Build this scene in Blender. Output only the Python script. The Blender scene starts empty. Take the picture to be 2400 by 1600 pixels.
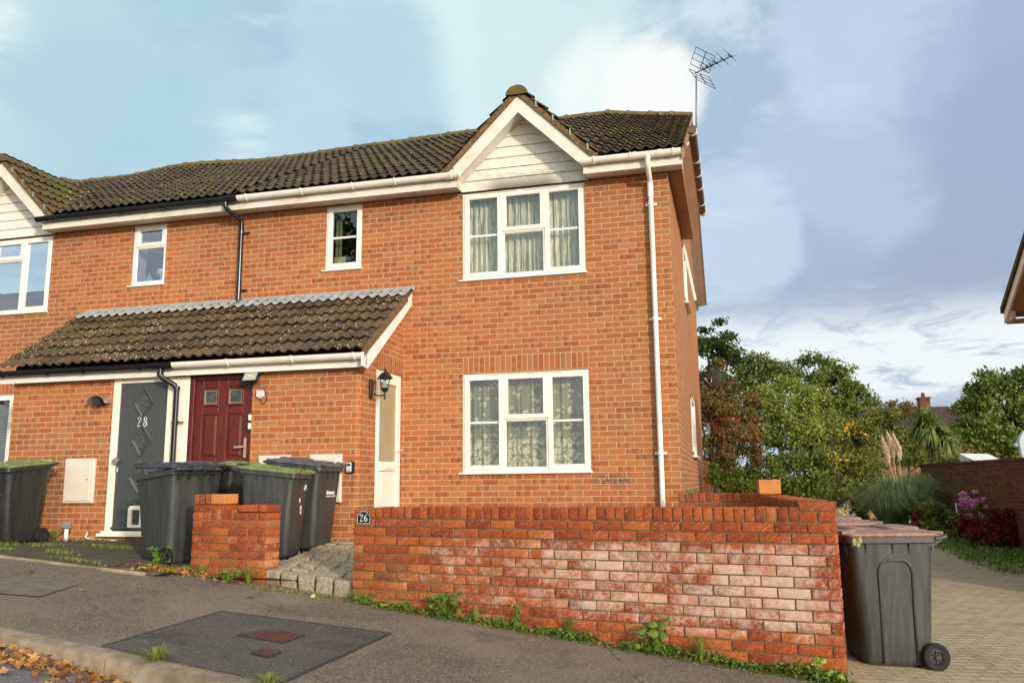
import bpy, bmesh, math, random
from mathutils import Vector, Matrix, noise as mnoise
R = math.radians
PI = math.pi
rnd = random.Random(7)
sc = bpy.context.scene
COL = sc.collection

# ------------------------------------------------------------------ camera
CAMP = Vector((0.6222, -10.7343, 0.5467))
YAW, PITCH, ROLL, FPX = R(14.5415), R(9.6509), R(-0.58938), 1951.79
_f = Vector((-math.sin(YAW)*math.cos(PITCH), math.cos(YAW)*math.cos(PITCH), math.sin(PITCH)))
_r0 = Vector((math.cos(YAW), math.sin(YAW), 0)); _u0 = _r0.cross(_f)
_r = _r0*math.cos(ROLL) + _u0*math.sin(ROLL); _u = _u0*math.cos(ROLL) - _r0*math.sin(ROLL)
cd = bpy.data.cameras.new('camera'); cam = bpy.data.objects.new('camera', cd); COL.objects.link(cam)
m = Matrix((_r, _u, -_f)).transposed().to_4x4(); m.translation = CAMP
cam.matrix_world = m
cd.sensor_width = 36; cd.lens = FPX/2400*36; cd.clip_end = 3000; cd.clip_start = 0.05
sc.camera = cam
def raydir(x, y): return _f + _r*((x-1200)/FPX) + _u*((800-y)/FPX)
def at(x, y, Y):
    d = raydir(x, y); return CAMP + d*((Y-CAMP.y)/d.y)

# ------------------------------------------------------------------ objects
def tag(o, label=None, cat=None, group=None, kind=None):
    if label: o['label'] = label
    if cat: o['category'] = cat
    if group: o['group'] = group
    if kind: o['kind'] = kind
    return o
def empty(name, loc, label, cat, rz=0, group=None):
    o = bpy.data.objects.new(name, None); COL.objects.link(o)
    o.location = loc; o.rotation_euler = (0, 0, rz); o.empty_display_size = .2
    return tag(o, label, cat, group)
class MB:
    def __init__(s): s.v = []; s.f = []; s.uv = {}
    def add(s, vs, fs):
        n = len(s.v); s.v += [tuple(p) for p in vs]; s.f += [tuple(n+i for i in f) for f in fs]
    def quad(s, a, b, c, d): s.add([a, b, c, d], [(0, 1, 2, 3)])
    def box(s, x0, x1, y0, y1, z0, z1):
        s.add([(x0,y0,z0),(x1,y0,z0),(x1,y1,z0),(x0,y1,z0),(x0,y0,z1),(x1,y0,z1),(x1,y1,z1),(x0,y1,z1)],
              [(0,3,2,1),(4,5,6,7),(0,1,5,4),(1,2,6,5),(2,3,7,6),(3,0,4,7)])
    def mbox(s, M, x0, x1, y0, y1, z0, z1):
        vs = [M @ Vector(p) for p in [(x0,y0,z0),(x1,y0,z0),(x1,y1,z0),(x0,y1,z0),(x0,y0,z1),(x1,y0,z1),(x1,y1,z1),(x0,y1,z1)]]
        s.add(vs, [(0,3,2,1),(4,5,6,7),(0,1,5,4),(1,2,6,5),(2,3,7,6),(3,0,4,7)])
    def prism(s, pts, ax, a0, a1):
        # polygon pts (2D) extruded along axis ax from a0 to a1
        def P(p, a):
            return (a, p[0], p[1]) if ax == 0 else ((p[0], a, p[1]) if ax == 1 else (p[0], p[1], a))
        n = len(pts)
        s.add([P(p, a0) for p in pts]+[P(p, a1) for p in pts],
              [tuple(range(n))[::-1], tuple(range(n, 2*n))]+[(i, (i+1) % n, n+(i+1) % n, n+i) for i in range(n)])
    def tube(s, pts, r, n=10, caps=True):
        pts = [Vector(p) for p in pts]; k = len(pts)
        rs = r if isinstance(r, (list, tuple)) else [r]*k
        prev = None; rings = []
        for i, p in enumerate(pts):
            t = (pts[min(i+1, k-1)]-pts[max(i-1, 0)]).normalized()
            if prev is None:
                a = t.orthogonal().normalized()
            else:
                a = prev - t*prev.dot(t)
                a = a.normalized() if a.length > 1e-6 else t.orthogonal().normalized()
            prev = a; b = t.cross(a)
            rings.append([p + (a*math.cos(2*PI*j/n)+b*math.sin(2*PI*j/n))*rs[i] for j in range(n)])
        vs = [q for ring in rings for q in ring]
        fs = [(i*n+j, i*n+(j+1) % n, (i+1)*n+(j+1) % n, (i+1)*n+j) for i in range(k-1) for j in range(n)]
        if caps: fs += [tuple(range(n))[::-1], tuple((k-1)*n+j for j in range(n))]
        s.add(vs, fs)
    def lathe(s, prof, n=16, M=None):
        M = M or Matrix.Identity(4); vs = []
        for r, z in prof:
            for j in range(n): vs.append(M @ Vector((r*math.cos(2*PI*j/n), r*math.sin(2*PI*j/n), z)))
        k = len(prof)
        fs = [(i*n+j, i*n+(j+1) % n, (i+1)*n+(j+1) % n, (i+1)*n+j) for i in range(k-1) for j in range(n)]
        s.add(vs, fs)
    def loft(s, rings, caps=True):
        n = len(rings[0]); k = len(rings)
        vs = [q for r in rings for q in r]
        fs = [(i*n+j, i*n+(j+1) % n, (i+1)*n+(j+1) % n, (i+1)*n+j) for i in range(k-1) for j in range(n)]
        if caps: fs += [tuple(range(n))[::-1], tuple((k-1)*n+j for j in range(n))]
        s.add(vs, fs)
    def build(s, name, mat, parent=None, smooth=False, bevel=0, seg=1, uv=None, fixn=True, sharp=None):
        me = bpy.data.meshes.new(name); me.from_pydata(s.v, [], s.f)
        if fixn or bevel:
            bm = bmesh.new(); bm.from_mesh(me)
            if fixn: bmesh.ops.recalc_face_normals(bm, faces=bm.faces)
            if bevel: bmesh.ops.bevel(bm, geom=list(bm.edges), offset=bevel, segments=seg, affect='EDGES', profile=.6, clamp_overlap=True)
            bm.to_mesh(me); bm.free()
        if smooth:
            me.shade_smooth()
            if sharp: me.set_sharp_from_angle(angle=R(sharp))
        if uv: autouv(me, uv)
        o = bpy.data.objects.new(name, me); COL.objects.link(o)
        me.materials.append(mat)
        if parent: o.parent = parent
        return o
def autouv(me, mode):
    # world-metric box projection; mode 'wall' or 'soldier' or a function(co, normal)->(u,v)
    l = me.uv_layers.new(name='UVMap')
    for p in me.polygons:
        n = p.normal
        for li in p.loop_indices:
            c = me.vertices[me.loops[li].vertex_index].co
            if callable(mode): l.data[li].uv = mode(c, n); continue
            if abs(n.x) > abs(n.y) and abs(n.x) > abs(n.z): u, v = c.y, c.z
            elif abs(n.y) > abs(n.z): u, v = c.x, c.z
            else: u, v = c.x, c.y
            l.data[li].uv = (v, u) if mode == 'soldier' else (u, v)
def rrect(hx, hy, r, z, seg=4, cx=0, cy=0):
    out = []
    for q, (sx, sy) in enumerate(((1, 1), (-1, 1), (-1, -1), (1, -1))):
        for i in range(seg+1):
            a = PI/2*q + PI/2*i/seg
            out.append(Vector((cx+sx*(hx-r)+r*math.cos(a), cy+sy*(hy-r)+r*math.sin(a), z)))
    return out

# ------------------------------------------------------------------ materials
class NT:
    def __init__(s, name):
        s.m = bpy.data.materials.new(name); s.m.use_nodes = True; s.t = s.m.node_tree; s.t.nodes.clear()
        s.out = s.n('ShaderNodeOutputMaterial')
    def n(s, t, **kw):
        x = s.t.nodes.new(t)
        for k, v in kw.items(): setattr(x, k, v)
        return x
    def l(s, a, b): s.t.links.new(a, b)
    def put(s, inp, v):
        if hasattr(v, 'is_output'): s.l(v, inp)
        elif isinstance(v, (tuple, list)) and len(v) == 3 and inp.type == 'RGBA': inp.default_value = (*v, 1)
        else: inp.default_value = v
    def math(s, op, a, b=None, c=None, clamp=False):
        x = s.n('ShaderNodeMath', operation=op, use_clamp=clamp)
        s.put(x.inputs[0], a)
        if b is not None: s.put(x.inputs[1], b)
        if c is not None: s.put(x.inputs[2], c)
        return x.outputs[0]
    def mr(s, v, a, b, c=0., d=1., smooth=False):
        x = s.n('ShaderNodeMapRange'); x.clamp = True
        if smooth: x.interpolation_type = 'SMOOTHSTEP'
        s.put(x.inputs[0], v)
        for i, q in zip((1, 2, 3, 4), (a, b, c, d)): s.put(x.inputs[i], q)
        return x.outputs[0]
    def mix(s, fac, a, b, blend='MIX'):
        x = s.n('ShaderNodeMix', data_type='RGBA', blend_type=blend)
        s.put(x.inputs[0], fac); s.put(x.inputs[6], a); s.put(x.inputs[7], b)
        return x.outputs[2]
    def noise(s, scale, vec=None, detail=3, rough=.55, dist=0):
        x = s.n('ShaderNodeTexNoise'); x.inputs['Scale'].default_value = scale
        x.inputs['Detail'].default_value = detail; x.inputs['Roughness'].default_value = rough
        x.inputs['Distortion'].default_value = dist
        if vec is not None: s.l(vec, x.inputs['Vector'])
        return x.outputs[0]
    def vor(s, scale, vec=None, feature='F1', rand=1):
        x = s.n('ShaderNodeTexVoronoi', feature=feature); x.inputs['Scale'].default_value = scale
        x.inputs['Randomness'].default_value = rand
        if vec is not None: s.l(vec, x.inputs['Vector'])
        return x
    def geo(s): 
        if not hasattr(s, '_g'): s._g = s.n('ShaderNodeNewGeometry')
        return s._g
    def pos(s): return s.geo().outputs['Position']
    def obj(s):
        if not hasattr(s, '_o'): s._o = s.n('ShaderNodeTexCoord')
        return s._o.outputs['Object']
    def uvc(s):
        if not hasattr(s, '_o'): s._o = s.n('ShaderNodeTexCoord')
        return s._o.outputs['UV']
    def isl(s): return s.geo().outputs['Random Per Island']
    def vmul(s, v, k):
        x = s.n('ShaderNodeVectorMath', operation='MULTIPLY'); s.l(v, x.inputs[0]); x.inputs[1].default_value = k
        return x.outputs[0]
    def sep(s, v):
        x = s.n('ShaderNodeSeparateXYZ'); s.l(v, x.inputs[0]); return x.outputs
    def comb(s, a, b, c=0.):
        x = s.n('ShaderNodeCombineXYZ'); s.put(x.inputs[0], a); s.put(x.inputs[1], b); s.put(x.inputs[2], c); return x.outputs[0]
    def ramp(s, fac, stops, interp='LINEAR'):
        x = s.n('ShaderNodeValToRGB'); s.put(x.inputs[0], fac); e = x.color_ramp.elements
        x.color_ramp.interpolation = interp
        while len(e) < len(stops): e.new(.5)
        for i, (p, c) in enumerate(stops): e[i].position = p; e[i].color = (*c, 1)
        return x.outputs[0]
    def bump(s, h, strength=.4, dist=.01, normal=None):
        x = s.n('ShaderNodeBump'); x.inputs['Strength'].default_value = strength; x.inputs['Distance'].default_value = dist
        s.put(x.inputs['Height'], h)
        if normal is not None: s.l(normal, x.inputs['Normal'])
        return x.outputs[0]
    def bsdf(s, col, rough=.8, normal=None, spec=.3, metal=0, **kw):
        b = s.n('ShaderNodeBsdfPrincipled')
        s.put(b.inputs['Base Color'], col); s.put(b.inputs['Roughness'], rough)
        s.put(b.inputs['Specular IOR Level'], spec); s.put(b.inputs['Metallic'], metal)
        for k, v in kw.items(): s.put(b.inputs[k.replace('_', ' ')], v)
        if normal is not None: s.l(normal, b.inputs['Normal'])
        return b.outputs[0]
    def done(s, sh): s.l(sh, s.out.inputs['Surface']); return s.m
def simple(name, col, rough=.6, spec=.4, var=.12, scale=8, bump=0, bscale=60, metal=0, dirt=None):
    t = NT(name); n = t.noise(scale, t.obj(), 4)
    dark = tuple(c*(1-var) for c in col); lite = tuple(min(1, c*(1+var)) for c in col)
    c = t.ramp(n, [(.3, dark), (.7, lite)])
    if dirt:
        n2 = t.noise(2.2, t.obj(), 6, .65); c = t.mix(t.mr(n2, .52, .72, 0, dirt[1]), c, dirt[0])
    nm = t.bump(t.noise(bscale, t.obj(), 3), bump, .004) if bump else None
    return t.done(t.bsdf(c, rough, nm, spec, metal))
def brickcore(t, vec, w, h, off, mort, wob=.0022):
    nz = t.n('ShaderNodeTexNoise'); nz.inputs['Scale'].default_value = 14; nz.inputs['Detail'].default_value = 2
    t.l(vec, nz.inputs['Vector'])
    a = t.n('ShaderNodeVectorMath', operation='MULTIPLY_ADD'); t.l(nz.outputs['Color'], a.inputs[0])
    a.inputs[1].default_value = (wob*2,)*3; t.l(vec, a.inputs[2])
    X, Y, _ = t.sep(a.outputs[0])
    yr = t.math('DIVIDE', Y, h); r = t.math('FLOOR', yr)
    par = t.math('FLOORED_MODULO', r, 2.)
    u = t.math('ADD', t.math('DIVIDE', X, w), t.math('MULTIPLY', par, off))
    c = t.math('FLOOR', u); fu = t.math('SUBTRACT', u, c); fv = t.math('SUBTRACT', yr, r)
    du = t.math('MULTIPLY', t.math('MINIMUM', fu, t.math('SUBTRACT', 1., fu)), w)
    dv = t.math('MULTIPLY', t.math('MINIMUM', fv, t.math('SUBTRACT', 1., fv)), h)
    d = t.math('MINIMUM', du, dv)
    mask = t.mr(d, mort/2-.0012, mort/2+.0016)     # 1 on brick
    wn = t.n('ShaderNodeTexWhiteNoise', noise_dimensions='2D'); t.l(t.comb(c, r), wn.inputs['Vector'])
    wn2 = t.n('ShaderNodeTexWhiteNoise', noise_dimensions='2D'); t.l(t.comb(r, t.math('ADD', c, 37.3)), wn2.inputs['Vector'])
    return mask, wn.outputs['Value'], wn2.outputs['Value'], t.comb(fu, fv), d
def house_brick(name, off=.5, w=.225, h=.075, sat=1.0):
    t = NT(name); uv = t.uvc()
    mask, r1, r2, cell, d = brickcore(t, uv, w, h, off, .0092)
    P = t.pos()
    base = t.ramp(r1, [(0, (.35, .100, .034)), (.2, (.41, .124, .042)), (.5, (.455, .146, .048)), (.8, (.44, .152, .052)), (.93, (.47, .18, .066)), (1, (.38, .160, .070))])
    fine = t.noise(90, P, 3, .7); base = t.mix(.75, base, t.mix(fine, (.62, .62, .62), (1.3, 1.3, 1.3)), 'MULTIPLY')
    # flashed (darker ended) bricks, more of them in the band between the floors
    fl = t.noise(1.1, P, 4, .6)
    cx, cy, _ = t.sep(cell)
    endm = t.mr(t.math('ABSOLUTE', t.math('SUBTRACT', t.math('FRACT', t.math('MULTIPLY', t.math('ADD', cx, r2), 2.)), .5)), .18, .3)
    sel = t.math('MULTIPLY', t.mr(t.math('ADD', r2, t.math('MULTIPLY', fl, .9)), 1.08, 1.3), endm)
    base = t.mix(t.math('MULTIPLY', sel, .55), base, (.19, .055, .030))
    patch = t.noise(.55, P, 4, .6); base = t.mix(t.mr(patch, .46, .70, 0, .55), base, (.27, .115, .052)); px_, py_, pz_ = t.sep(P); rgt = t.math('MULTIPLY', t.mr(px_, -1.6, .0), t.mr(t.noise(.8, P, 3), .35, .6)); base = t.mix(t.math('MULTIPLY', rgt, .35), base, (.26, .15, .05))
    # pale salts
    salts = t.math('MULTIPLY', t.mr(t.noise(5.5, P, 5, .7), .62, .78), t.mr(t.noise(1.3, P, 2), .45, .62))
    base = t.mix(t.math('MULTIPLY', salts, .45), base, (.62, .42, .33))
    bx_ = t.math('MULTIPLY', t.mr(t.math('ABSOLUTE', t.math('ADD', px_, .86)), .30, .16), t.mr(t.math('ABSOLUTE', t.math('SUBTRACT', pz_, .575)), .085, .035))
    bx_ = t.math('MULTIPLY', bx_, t.math('MULTIPLY', t.math('GREATER_THAN', py_, -.5), t.mr(t.noise(14, P, 5, .7), .34, .5)))
    base = t.mix(t.math('MULTIPLY', bx_, .75), base, (.10, .045, .025)); base = t.mix(t.math('MULTIPLY', bx_, t.math('GREATER_THAN', t.noise(65, P, 2), .60)), base, (.70, .60, .42))
    strk = t.noise(1., t.comb(t.math('MULTIPLY', px_, 9.), py_, t.math('MULTIPLY', pz_, .7)), 5, .7)
    stz = t.math('MULTIPLY', t.mr(pz_, 3.32, 2.55, 1, 0), t.math('LESS_THAN', pz_, 3.32)); stz = t.math('MAXIMUM', stz, t.math('MULTIPLY', t.mr(pz_, .68, .1, 1, 0), t.math('LESS_THAN', pz_, .68))); stz = t.math('MAXIMUM', stz, t.mr(pz_, 4.0, 4.6, 0, .8))
    base = t.mix(t.math('MULTIPLY', t.math('MULTIPLY', stz, t.mr(strk, .45, .65)), .42), base, (.16, .075, .034))
    mn = t.noise(30, P, 3); mort = t.mix(mn, (.43, .285, .155), (.58, .40, .22))
    col = t.mix(mask, mort, base)
    hgt = t.math('ADD', t.mr(d, 0, .011), t.math('MULTIPLY', fine, .25))
    return t.done(t.bsdf(col, .85, t.bump(hgt, .5, .004), .2))
M = {}
M['brick'] = house_brick('house_brickwork')
M['soldier'] = house_brick('soldier_brickwork', off=0.)
def wallbrick():
    # single real bricks: colour per brick (island), creased faces, white salts on the middle and right of the wall
    t = NT('creased_red_brick'); P = t.obj(); i = t.isl()
    base = t.ramp(i, [(0, (.22, .050, .018)), (.3, (.32, .070, .022)), (.6, (.38, .092, .027)), (.82, (.45, .130, .036)), (.92, (.19, .060, .032)), (1, (.52, .19, .055))])
    X, Y, Z = t.sep(P)
    off = t.comb(t.math('MULTIPLY', i, 17.), t.math('MULTIPLY', i, 5.))
    va = t.n('ShaderNodeVectorMath', operation='ADD'); t.l(P, va.inputs[0]); t.l(off, va.inputs[1]); Q = va.outputs[0]
    qx, qy, qz = t.sep(Q)
    du_ = t.math('ADD', t.math('MULTIPLY', qx, .82), t.math('MULTIPLY', qz, .57)); dv_ = t.math('SUBTRACT', t.math('MULTIPLY', qz, .82), t.math('MULTIPLY', qx, .57))
    cr1 = t.noise(1., t.comb(t.math('MULTIPLY', du_, 16.), t.math('MULTIPLY', dv_, 75.), t.math('MULTIPLY', i, 9.)), 4, .65, 1.2)
    crease = t.math('ADD', t.math('MULTIPLY', cr1, .7), t.math('MULTIPLY', t.noise(30, Q, 4, .7, 1.), .3))
    base = t.mix(t.mr(crease, .40, .47, .7, 0), base, (.15, .026, .013))
    base = t.mix(t.mr(crease, .53, .62, 0, .5), base, (.62, .24, .13))
    # salts
    zone = t.math('MULTIPLY', t.mr(X, .2, 2.3, .16, 1.0), t.math('MULTIPLY', t.mr(Z, -.68, -.40), t.mr(Z, .20, .04, .12, 1)))
    zone = t.math('MULTIPLY', zone, t.mr(X, 4.02, 3.7, .5, 1.))
    blot = t.math('ADD', t.math('ADD', t.math('MULTIPLY', t.noise(15, Q, 8, .85, 1.2), .9), t.math('MULTIPLY', t.noise(6.5, P, 8, .82, .8), 1.1)), t.math('MULTIPLY', t.noise(1.5, P, 3), .55))
    blot = t.math('ADD', blot, t.math('MULTIPLY', t.math('SUBTRACT', i, .5), .14))
    s1 = t.math('MULTIPLY', t.mr(t.math('ADD', blot, t.math('MULTIPLY', zone, .40)), 1.50, 1.80), t.mr(zone, .02, .3))
    base = t.mix(t.math('MULTIPLY', s1, .85), base, t.mix(t.noise(26, Q, 5, .8), (.48, .25, .16), (.80, .66, .54)))
    # algae low on the left
    alg = t.math('MULTIPLY', t.mr(X, 1.6, .2), t.mr(Z, .0, -.35)); alg = t.math('MULTIPLY', alg, t.mr(t.noise(4, P, 4), .4, .6))
    base = t.mix(t.math('MULTIPLY', alg, .55), base, (.30, .20, .045))
    return t.done(t.bsdf(base, .92, t.bump(crease, .9, .010), .12))
M['wallbrick'] = wallbrick()
M['mortar'] = simple('old_mortar', (.21, .155, .085), .95, .1, .35, 12, .5)
def tilemat(name, a, b, moss, mossamt, lich=.0, lichscale=26):
    t = NT(name); P = t.pos(); uv = t.uvc(); U, V, _ = t.sep(uv)
    wn = t.n('ShaderNodeTexWhiteNoise', noise_dimensions='2D')
    t.l(t.comb(t.math('FLOOR', U), t.math('FLOOR', V)), wn.inputs['Vector'])
    c = t.mix(wn.outputs['Value'], a, b)
    c = t.mix(t.mr(t.noise(38, P, 5, .75), .35, .65), t.mix(1., c, (.6, .6, .6), 'MULTIPLY'), c)
    mo = t.math('ADD', t.noise(9, P, 5, .7), t.math('MULTIPLY', t.noise(1.1, P, 3), .6))
    c = t.mix(t.mr(mo, mossamt, mossamt+.09), c, moss)
    bmp = t.noise(45, P, 4, .7)
    if lich:
        v = t.vor(lichscale, P); v.inputs['Randomness'].default_value = 1
        rr = t.sep(v.outputs['Color'])[0]
        sp = t.math('MULTIPLY', t.mr(v.outputs['Distance'], .30, .20), t.math('GREATER_THAN', rr, 1-lich))
        sp = t.math('MULTIPLY', sp, t.mr(t.noise(1.7, P, 4), .42, .56))
        c = t.mix(sp, c, (.80, .70, .58))
    return t.done(t.bsdf(c, .82, t.bump(bmp, .5, .01), .3))
M['tile'] = tilemat('concrete_roof_tile', (.060, .042, .030), (.115, .080, .054), (.090, .092, .018), .85, .08)
M['tile_left'] = tilemat('brown_roof_tile', (.085, .058, .030), (.13, .085, .042), (.075, .085, .012), .86, .05)
M['tile_low'] = tilemat('lichened_roof_tile', (.070, .048, .030), (.140, .092, .052), (.12, .115, .025), .92, .45, 32)
M['ridge'] = tilemat('mossy_ridge_tile', (.10, .075, .030), (.15, .11, .045), (.14, .115, .03), .80, .12)
M['undercloak'] = simple('verge_mortar', (.16, .105, .052), .95, .1, .5, 25, .8, 40)
M['lead'] = simple('weathered_lead', (.33, .34, .34), .55, .4, .25, 7, .2, 20)
M['upvc'] = simple('white_upvc', (.84, .79, .70), .34, .5, .05, 3, dirt=((.50, .46, .34), .22))
M['upvc2'] = simple('aged_white_upvc', (.74, .69, .60), .4, .5, .06, 3, dirt=((.36, .33, .22), .45))
def clad():
    t = NT('stained_white_cladding'); P = t.pos(); X, Y, Z = t.sep(P)
    n = t.noise(9, t.vmul(P, (1, 1, 2.6)), 6, .75)
    low = t.math('MULTIPLY', t.mr(Z, 4.86, 4.62), t.mr(t.math('ABSOLUTE', t.math('ADD', X, 1.98)), .75, .35))
    mid = t.math('MULTIPLY', t.mr(Z, 5.3, 4.9), .35)
    f = t.math('MULTIPLY', t.mr(t.math('ADD', n, t.math('MULTIPLY', low, .34)), .50, .64), t.math('MAXIMUM', low, mid))
    big = t.math('MULTIPLY', t.math('GREATER_THAN', X, -5.), f)
    return t.done(t.bsdf(t.mix(t.math('MULTIPLY', big, .85), (.80, .75, .66), (.10, .08, .06)), .5, None, .4))
M['clad'] = clad()
M['black'] = simple('black_gutter_plastic', (.012, .012, .013), .22, .6, .2, 4)
M['soffit'] = simple('tan_soffit_board', (.36, .20, .12), .7, .3, .15, 4)
M['brownpipe'] = simple('stained_brown_gutter', (.12, .075, .045), .5, .4, .5, 9)
def glassmat(name, refl, tint=(.9, .95, .95), rough=0.0, gcol=(1, 1, 1)):
    t = NT(name); g = t.n('ShaderNodeBsdfGlossy'); g.inputs['Roughness'].default_value = rough
    g.inputs['Color'].default_value = (*gcol, 1)
    nm = t.bump(t.noise(1.6, t.pos(), 1), .25, .004); t.l(nm, g.inputs['Normal'])
    tr = t.n('ShaderNodeBsdfTransparent'); tr.inputs[0].default_value = (*tint, 1)
    fr = t.n('ShaderNodeLayerWeight'); fr.inputs[0].default_value = .5
    f = t.math('ADD', t.math('POWER', fr.outputs['Facing'], 4.), refl, clamp=True)
    mx = t.n('ShaderNodeMixShader'); t.l(f, mx.inputs[0]); t.l(tr.outputs[0], mx.inputs[1]); t.l(g.outputs[0], mx.inputs[2])
    return t.done(mx.outputs[0])
M['glass'] = glassmat('window_glass', .15, (.97, .96, .90))
M['glass_sky'] = glassmat('reflecting_window_glass', .42, (.85, .87, .92), gcol=(.90, .76, .80))
M['glass_dark'] = glassmat('dark_window_glass', .14, (.7, .8, .8))
M['frost'] = simple('olive_frosted_glass', (.34, .31, .20), .25, .6, .08, 3)
M['diamond'] = simple('obscured_door_glass', (.045, .048, .042), .12, .8, .7, 22, .6, 30)
def curtain():
    t = NT('pleated_net_curtain'); P = t.pos(); X, Y, Z = t.sep(P)
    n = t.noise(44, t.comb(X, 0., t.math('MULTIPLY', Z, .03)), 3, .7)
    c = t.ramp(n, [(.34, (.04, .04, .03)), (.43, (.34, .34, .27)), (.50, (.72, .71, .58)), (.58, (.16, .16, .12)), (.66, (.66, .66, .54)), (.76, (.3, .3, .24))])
    return t.done(t.bsdf(c, .9, None, .1))
M['curtain'] = curtain()
def lace():
    t = NT('floral_lace_curtain'); P = t.pos(); X, Y, Z = t.sep(P)
    Q = t.comb(X, Z, 0.)
    def flowers(scale, k, amt, off, rad=.36):
        a = t.n('ShaderNodeVectorMath', operation='ADD'); t.l(Q, a.inputs[0]); a.inputs[1].default_value = (off, off*.7, 0)
        v = t.n('ShaderNodeTexVoronoi', voronoi_dimensions='2D'); v.inputs['Scale'].default_value = scale; v.inputs['Randomness'].default_value = .85
        t.l(a.outputs[0], v.inputs['Vector'])
        s = t.n('ShaderNodeVectorMath', operation='SUBTRACT'); t.l(a.outputs[0], s.inputs[0]); t.l(v.outputs['Position'], s.inputs[1])
        dx, dy, _ = t.sep(s.outputs[0]); cr, cg, cb = t.sep(v.outputs['Color'])
        ang = t.math('ARCTAN2', dy, dx)
        pet = t.math('ABSOLUTE', t.math('SINE', t.math('ADD', t.math('MULTIPLY', ang, k), t.math('MULTIPLY', cr, 6.))))
        rr = t.math('MULTIPLY', t.math('ADD', .35, t.math('MULTIPLY', pet, .65)), rad)
        m = t.mr(t.math('SUBTRACT', rr, v.outputs['Distance']), -.03, .05)
        m = t.math('MULTIPLY', m, t.mr(v.outputs['Distance'], .04, .10))
        return t.math('MULTIPLY', m, t.math('LESS_THAN', cg, amt))
    up = flowers(9, 1.0, .45, 3.1, .34); up2 = flowers(14, 2.5, .28, 7.7, .34)
    lo = flowers(11, 2.5, .9, 1.3, .42); lo2 = flowers(22, 1.0, .7, 5.3, .46)
    lowz = t.mr(Z, 1.18, 1.08)
    f = t.math('MAXIMUM', t.math('MAXIMUM', up, up2), t.math('MULTIPLY', lowz, t.math('MAXIMUM', lo, lo2)))
    f = t.math('MAXIMUM', f, t.math('MULTIPLY', t.mr(Z, .80, .76), t.mr(t.noise(40, Q, 2), .42, .5)))
    g = t.noise(9, t.comb(X, 0.), 3, .6)
    base = t.ramp(g, [(.35, (.105, .105, .062)), (.55, (.20, .20, .125)), (.7, (.30, .30, .20))])
    c = t.mix(t.math('MULTIPLY', f, .75), base, (.62, .60, .47))
    return t.done(t.bsdf(c, .9, None, .1))
M['lace'] = lace()
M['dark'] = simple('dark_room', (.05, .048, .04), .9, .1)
M['cream'] = simple('cream_plaster', (.52, .50, .40), .9, .1)
def composite(name, a, b, grain=1):
    t = NT(name); P = t.pos(); X, Y, Z = t.sep(P)
    n = t.noise(14, t.comb(t.math('MULTIPLY', X, 6.), Y, t.math('MULTIPLY', Z, .35)), 5, .7, .6)
    return t.done(t.bsdf(t.ramp(n, [(.35, a), (.6, b)]), .45, t.bump(n, .25, .003), .45))
M['greydoor'] = composite('dark_grey_door', (.052, .056, .056), (.068, .073, .072))
M['reddoor'] = composite('mahogany_door', (.060, .008, .007), (.150, .018, .013))
M['brass'] = simple('pale_brass', (.62, .50, .30), .3, .6, .1, 8, metal=.6)
M['chrome'] = simple('dull_steel', (.45, .44, .42), .35, .6, .1, 8, metal=.7)
M['meter'] = simple('cream_meter_box_plastic', (.68, .60, .50), .5, .4, .06, 5)
M['plaster'] = simple('cream_painted_post', (.84, .79, .66), .4, .4, .04, 3)
def binplastic(name, col, streak=1.0):
    t = NT(name); P = t.obj(); X, Y, Z = t.sep(P)
    n = t.noise(6, t.comb(t.math('MULTIPLY', X, 3.), t.math('MULTIPLY', Y, 3.), t.math('MULTIPLY', Z, .4)), 5, .65)
    g = t.noise(220, P, 2)
    hi = tuple(c*1.55+.010 for c in col)
    c = t.mix(t.mr(n, .42, .72), col, hi)
    sc_ = t.vor(16, t.vmul(P, (1, 1, .35)))
    spk = t.math('MULTIPLY', t.mr(t.noise(55, P, 4, .8), .66, .74), .55*streak)
    c = t.mix(spk, c, tuple(min(1, x*3.5+.04) for x in col))
    return t.done(t.bsdf(c, t.mr(n, .3, .8, .36, .56), t.bump(g, .12, .002), .5))
M['bin'] = binplastic('charcoal_bin_plastic', (.036, .037, .035))
M['bin_black'] = binplastic('black_bin_plastic', (.018, .018, .017))
M['lid_green'] = binplastic('green_lid_plastic', (.125, .165, .058))
M['lid_navy'] = binplastic('navy_lid_plastic', (.024, .028, .038))
M['lid_grey'] = binplastic('grey_lid_plastic', (.075, .070, .075))
M['lid_brown'] = binplastic('brown_lid_plastic', (.20, .108, .075))
M['rubber'] = simple('black_rubber', (.014, .014, .014), .7, .3, .3, 20)
M['hub'] = simple('wheel_hub_plastic', (.035, .030, .026), .5, .4, .3, 20)
M['white'] = simple('white_marking', (.78, .78, .76), .6, .3, .05)
M['silver'] = simple('silver_numeral', (.70, .72, .73), .3, .6, .05, 5, metal=.2)
M['signblack'] = simple('black_slate_sign', (.012, .013, .014), .35, .5, .3, 20)
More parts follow.
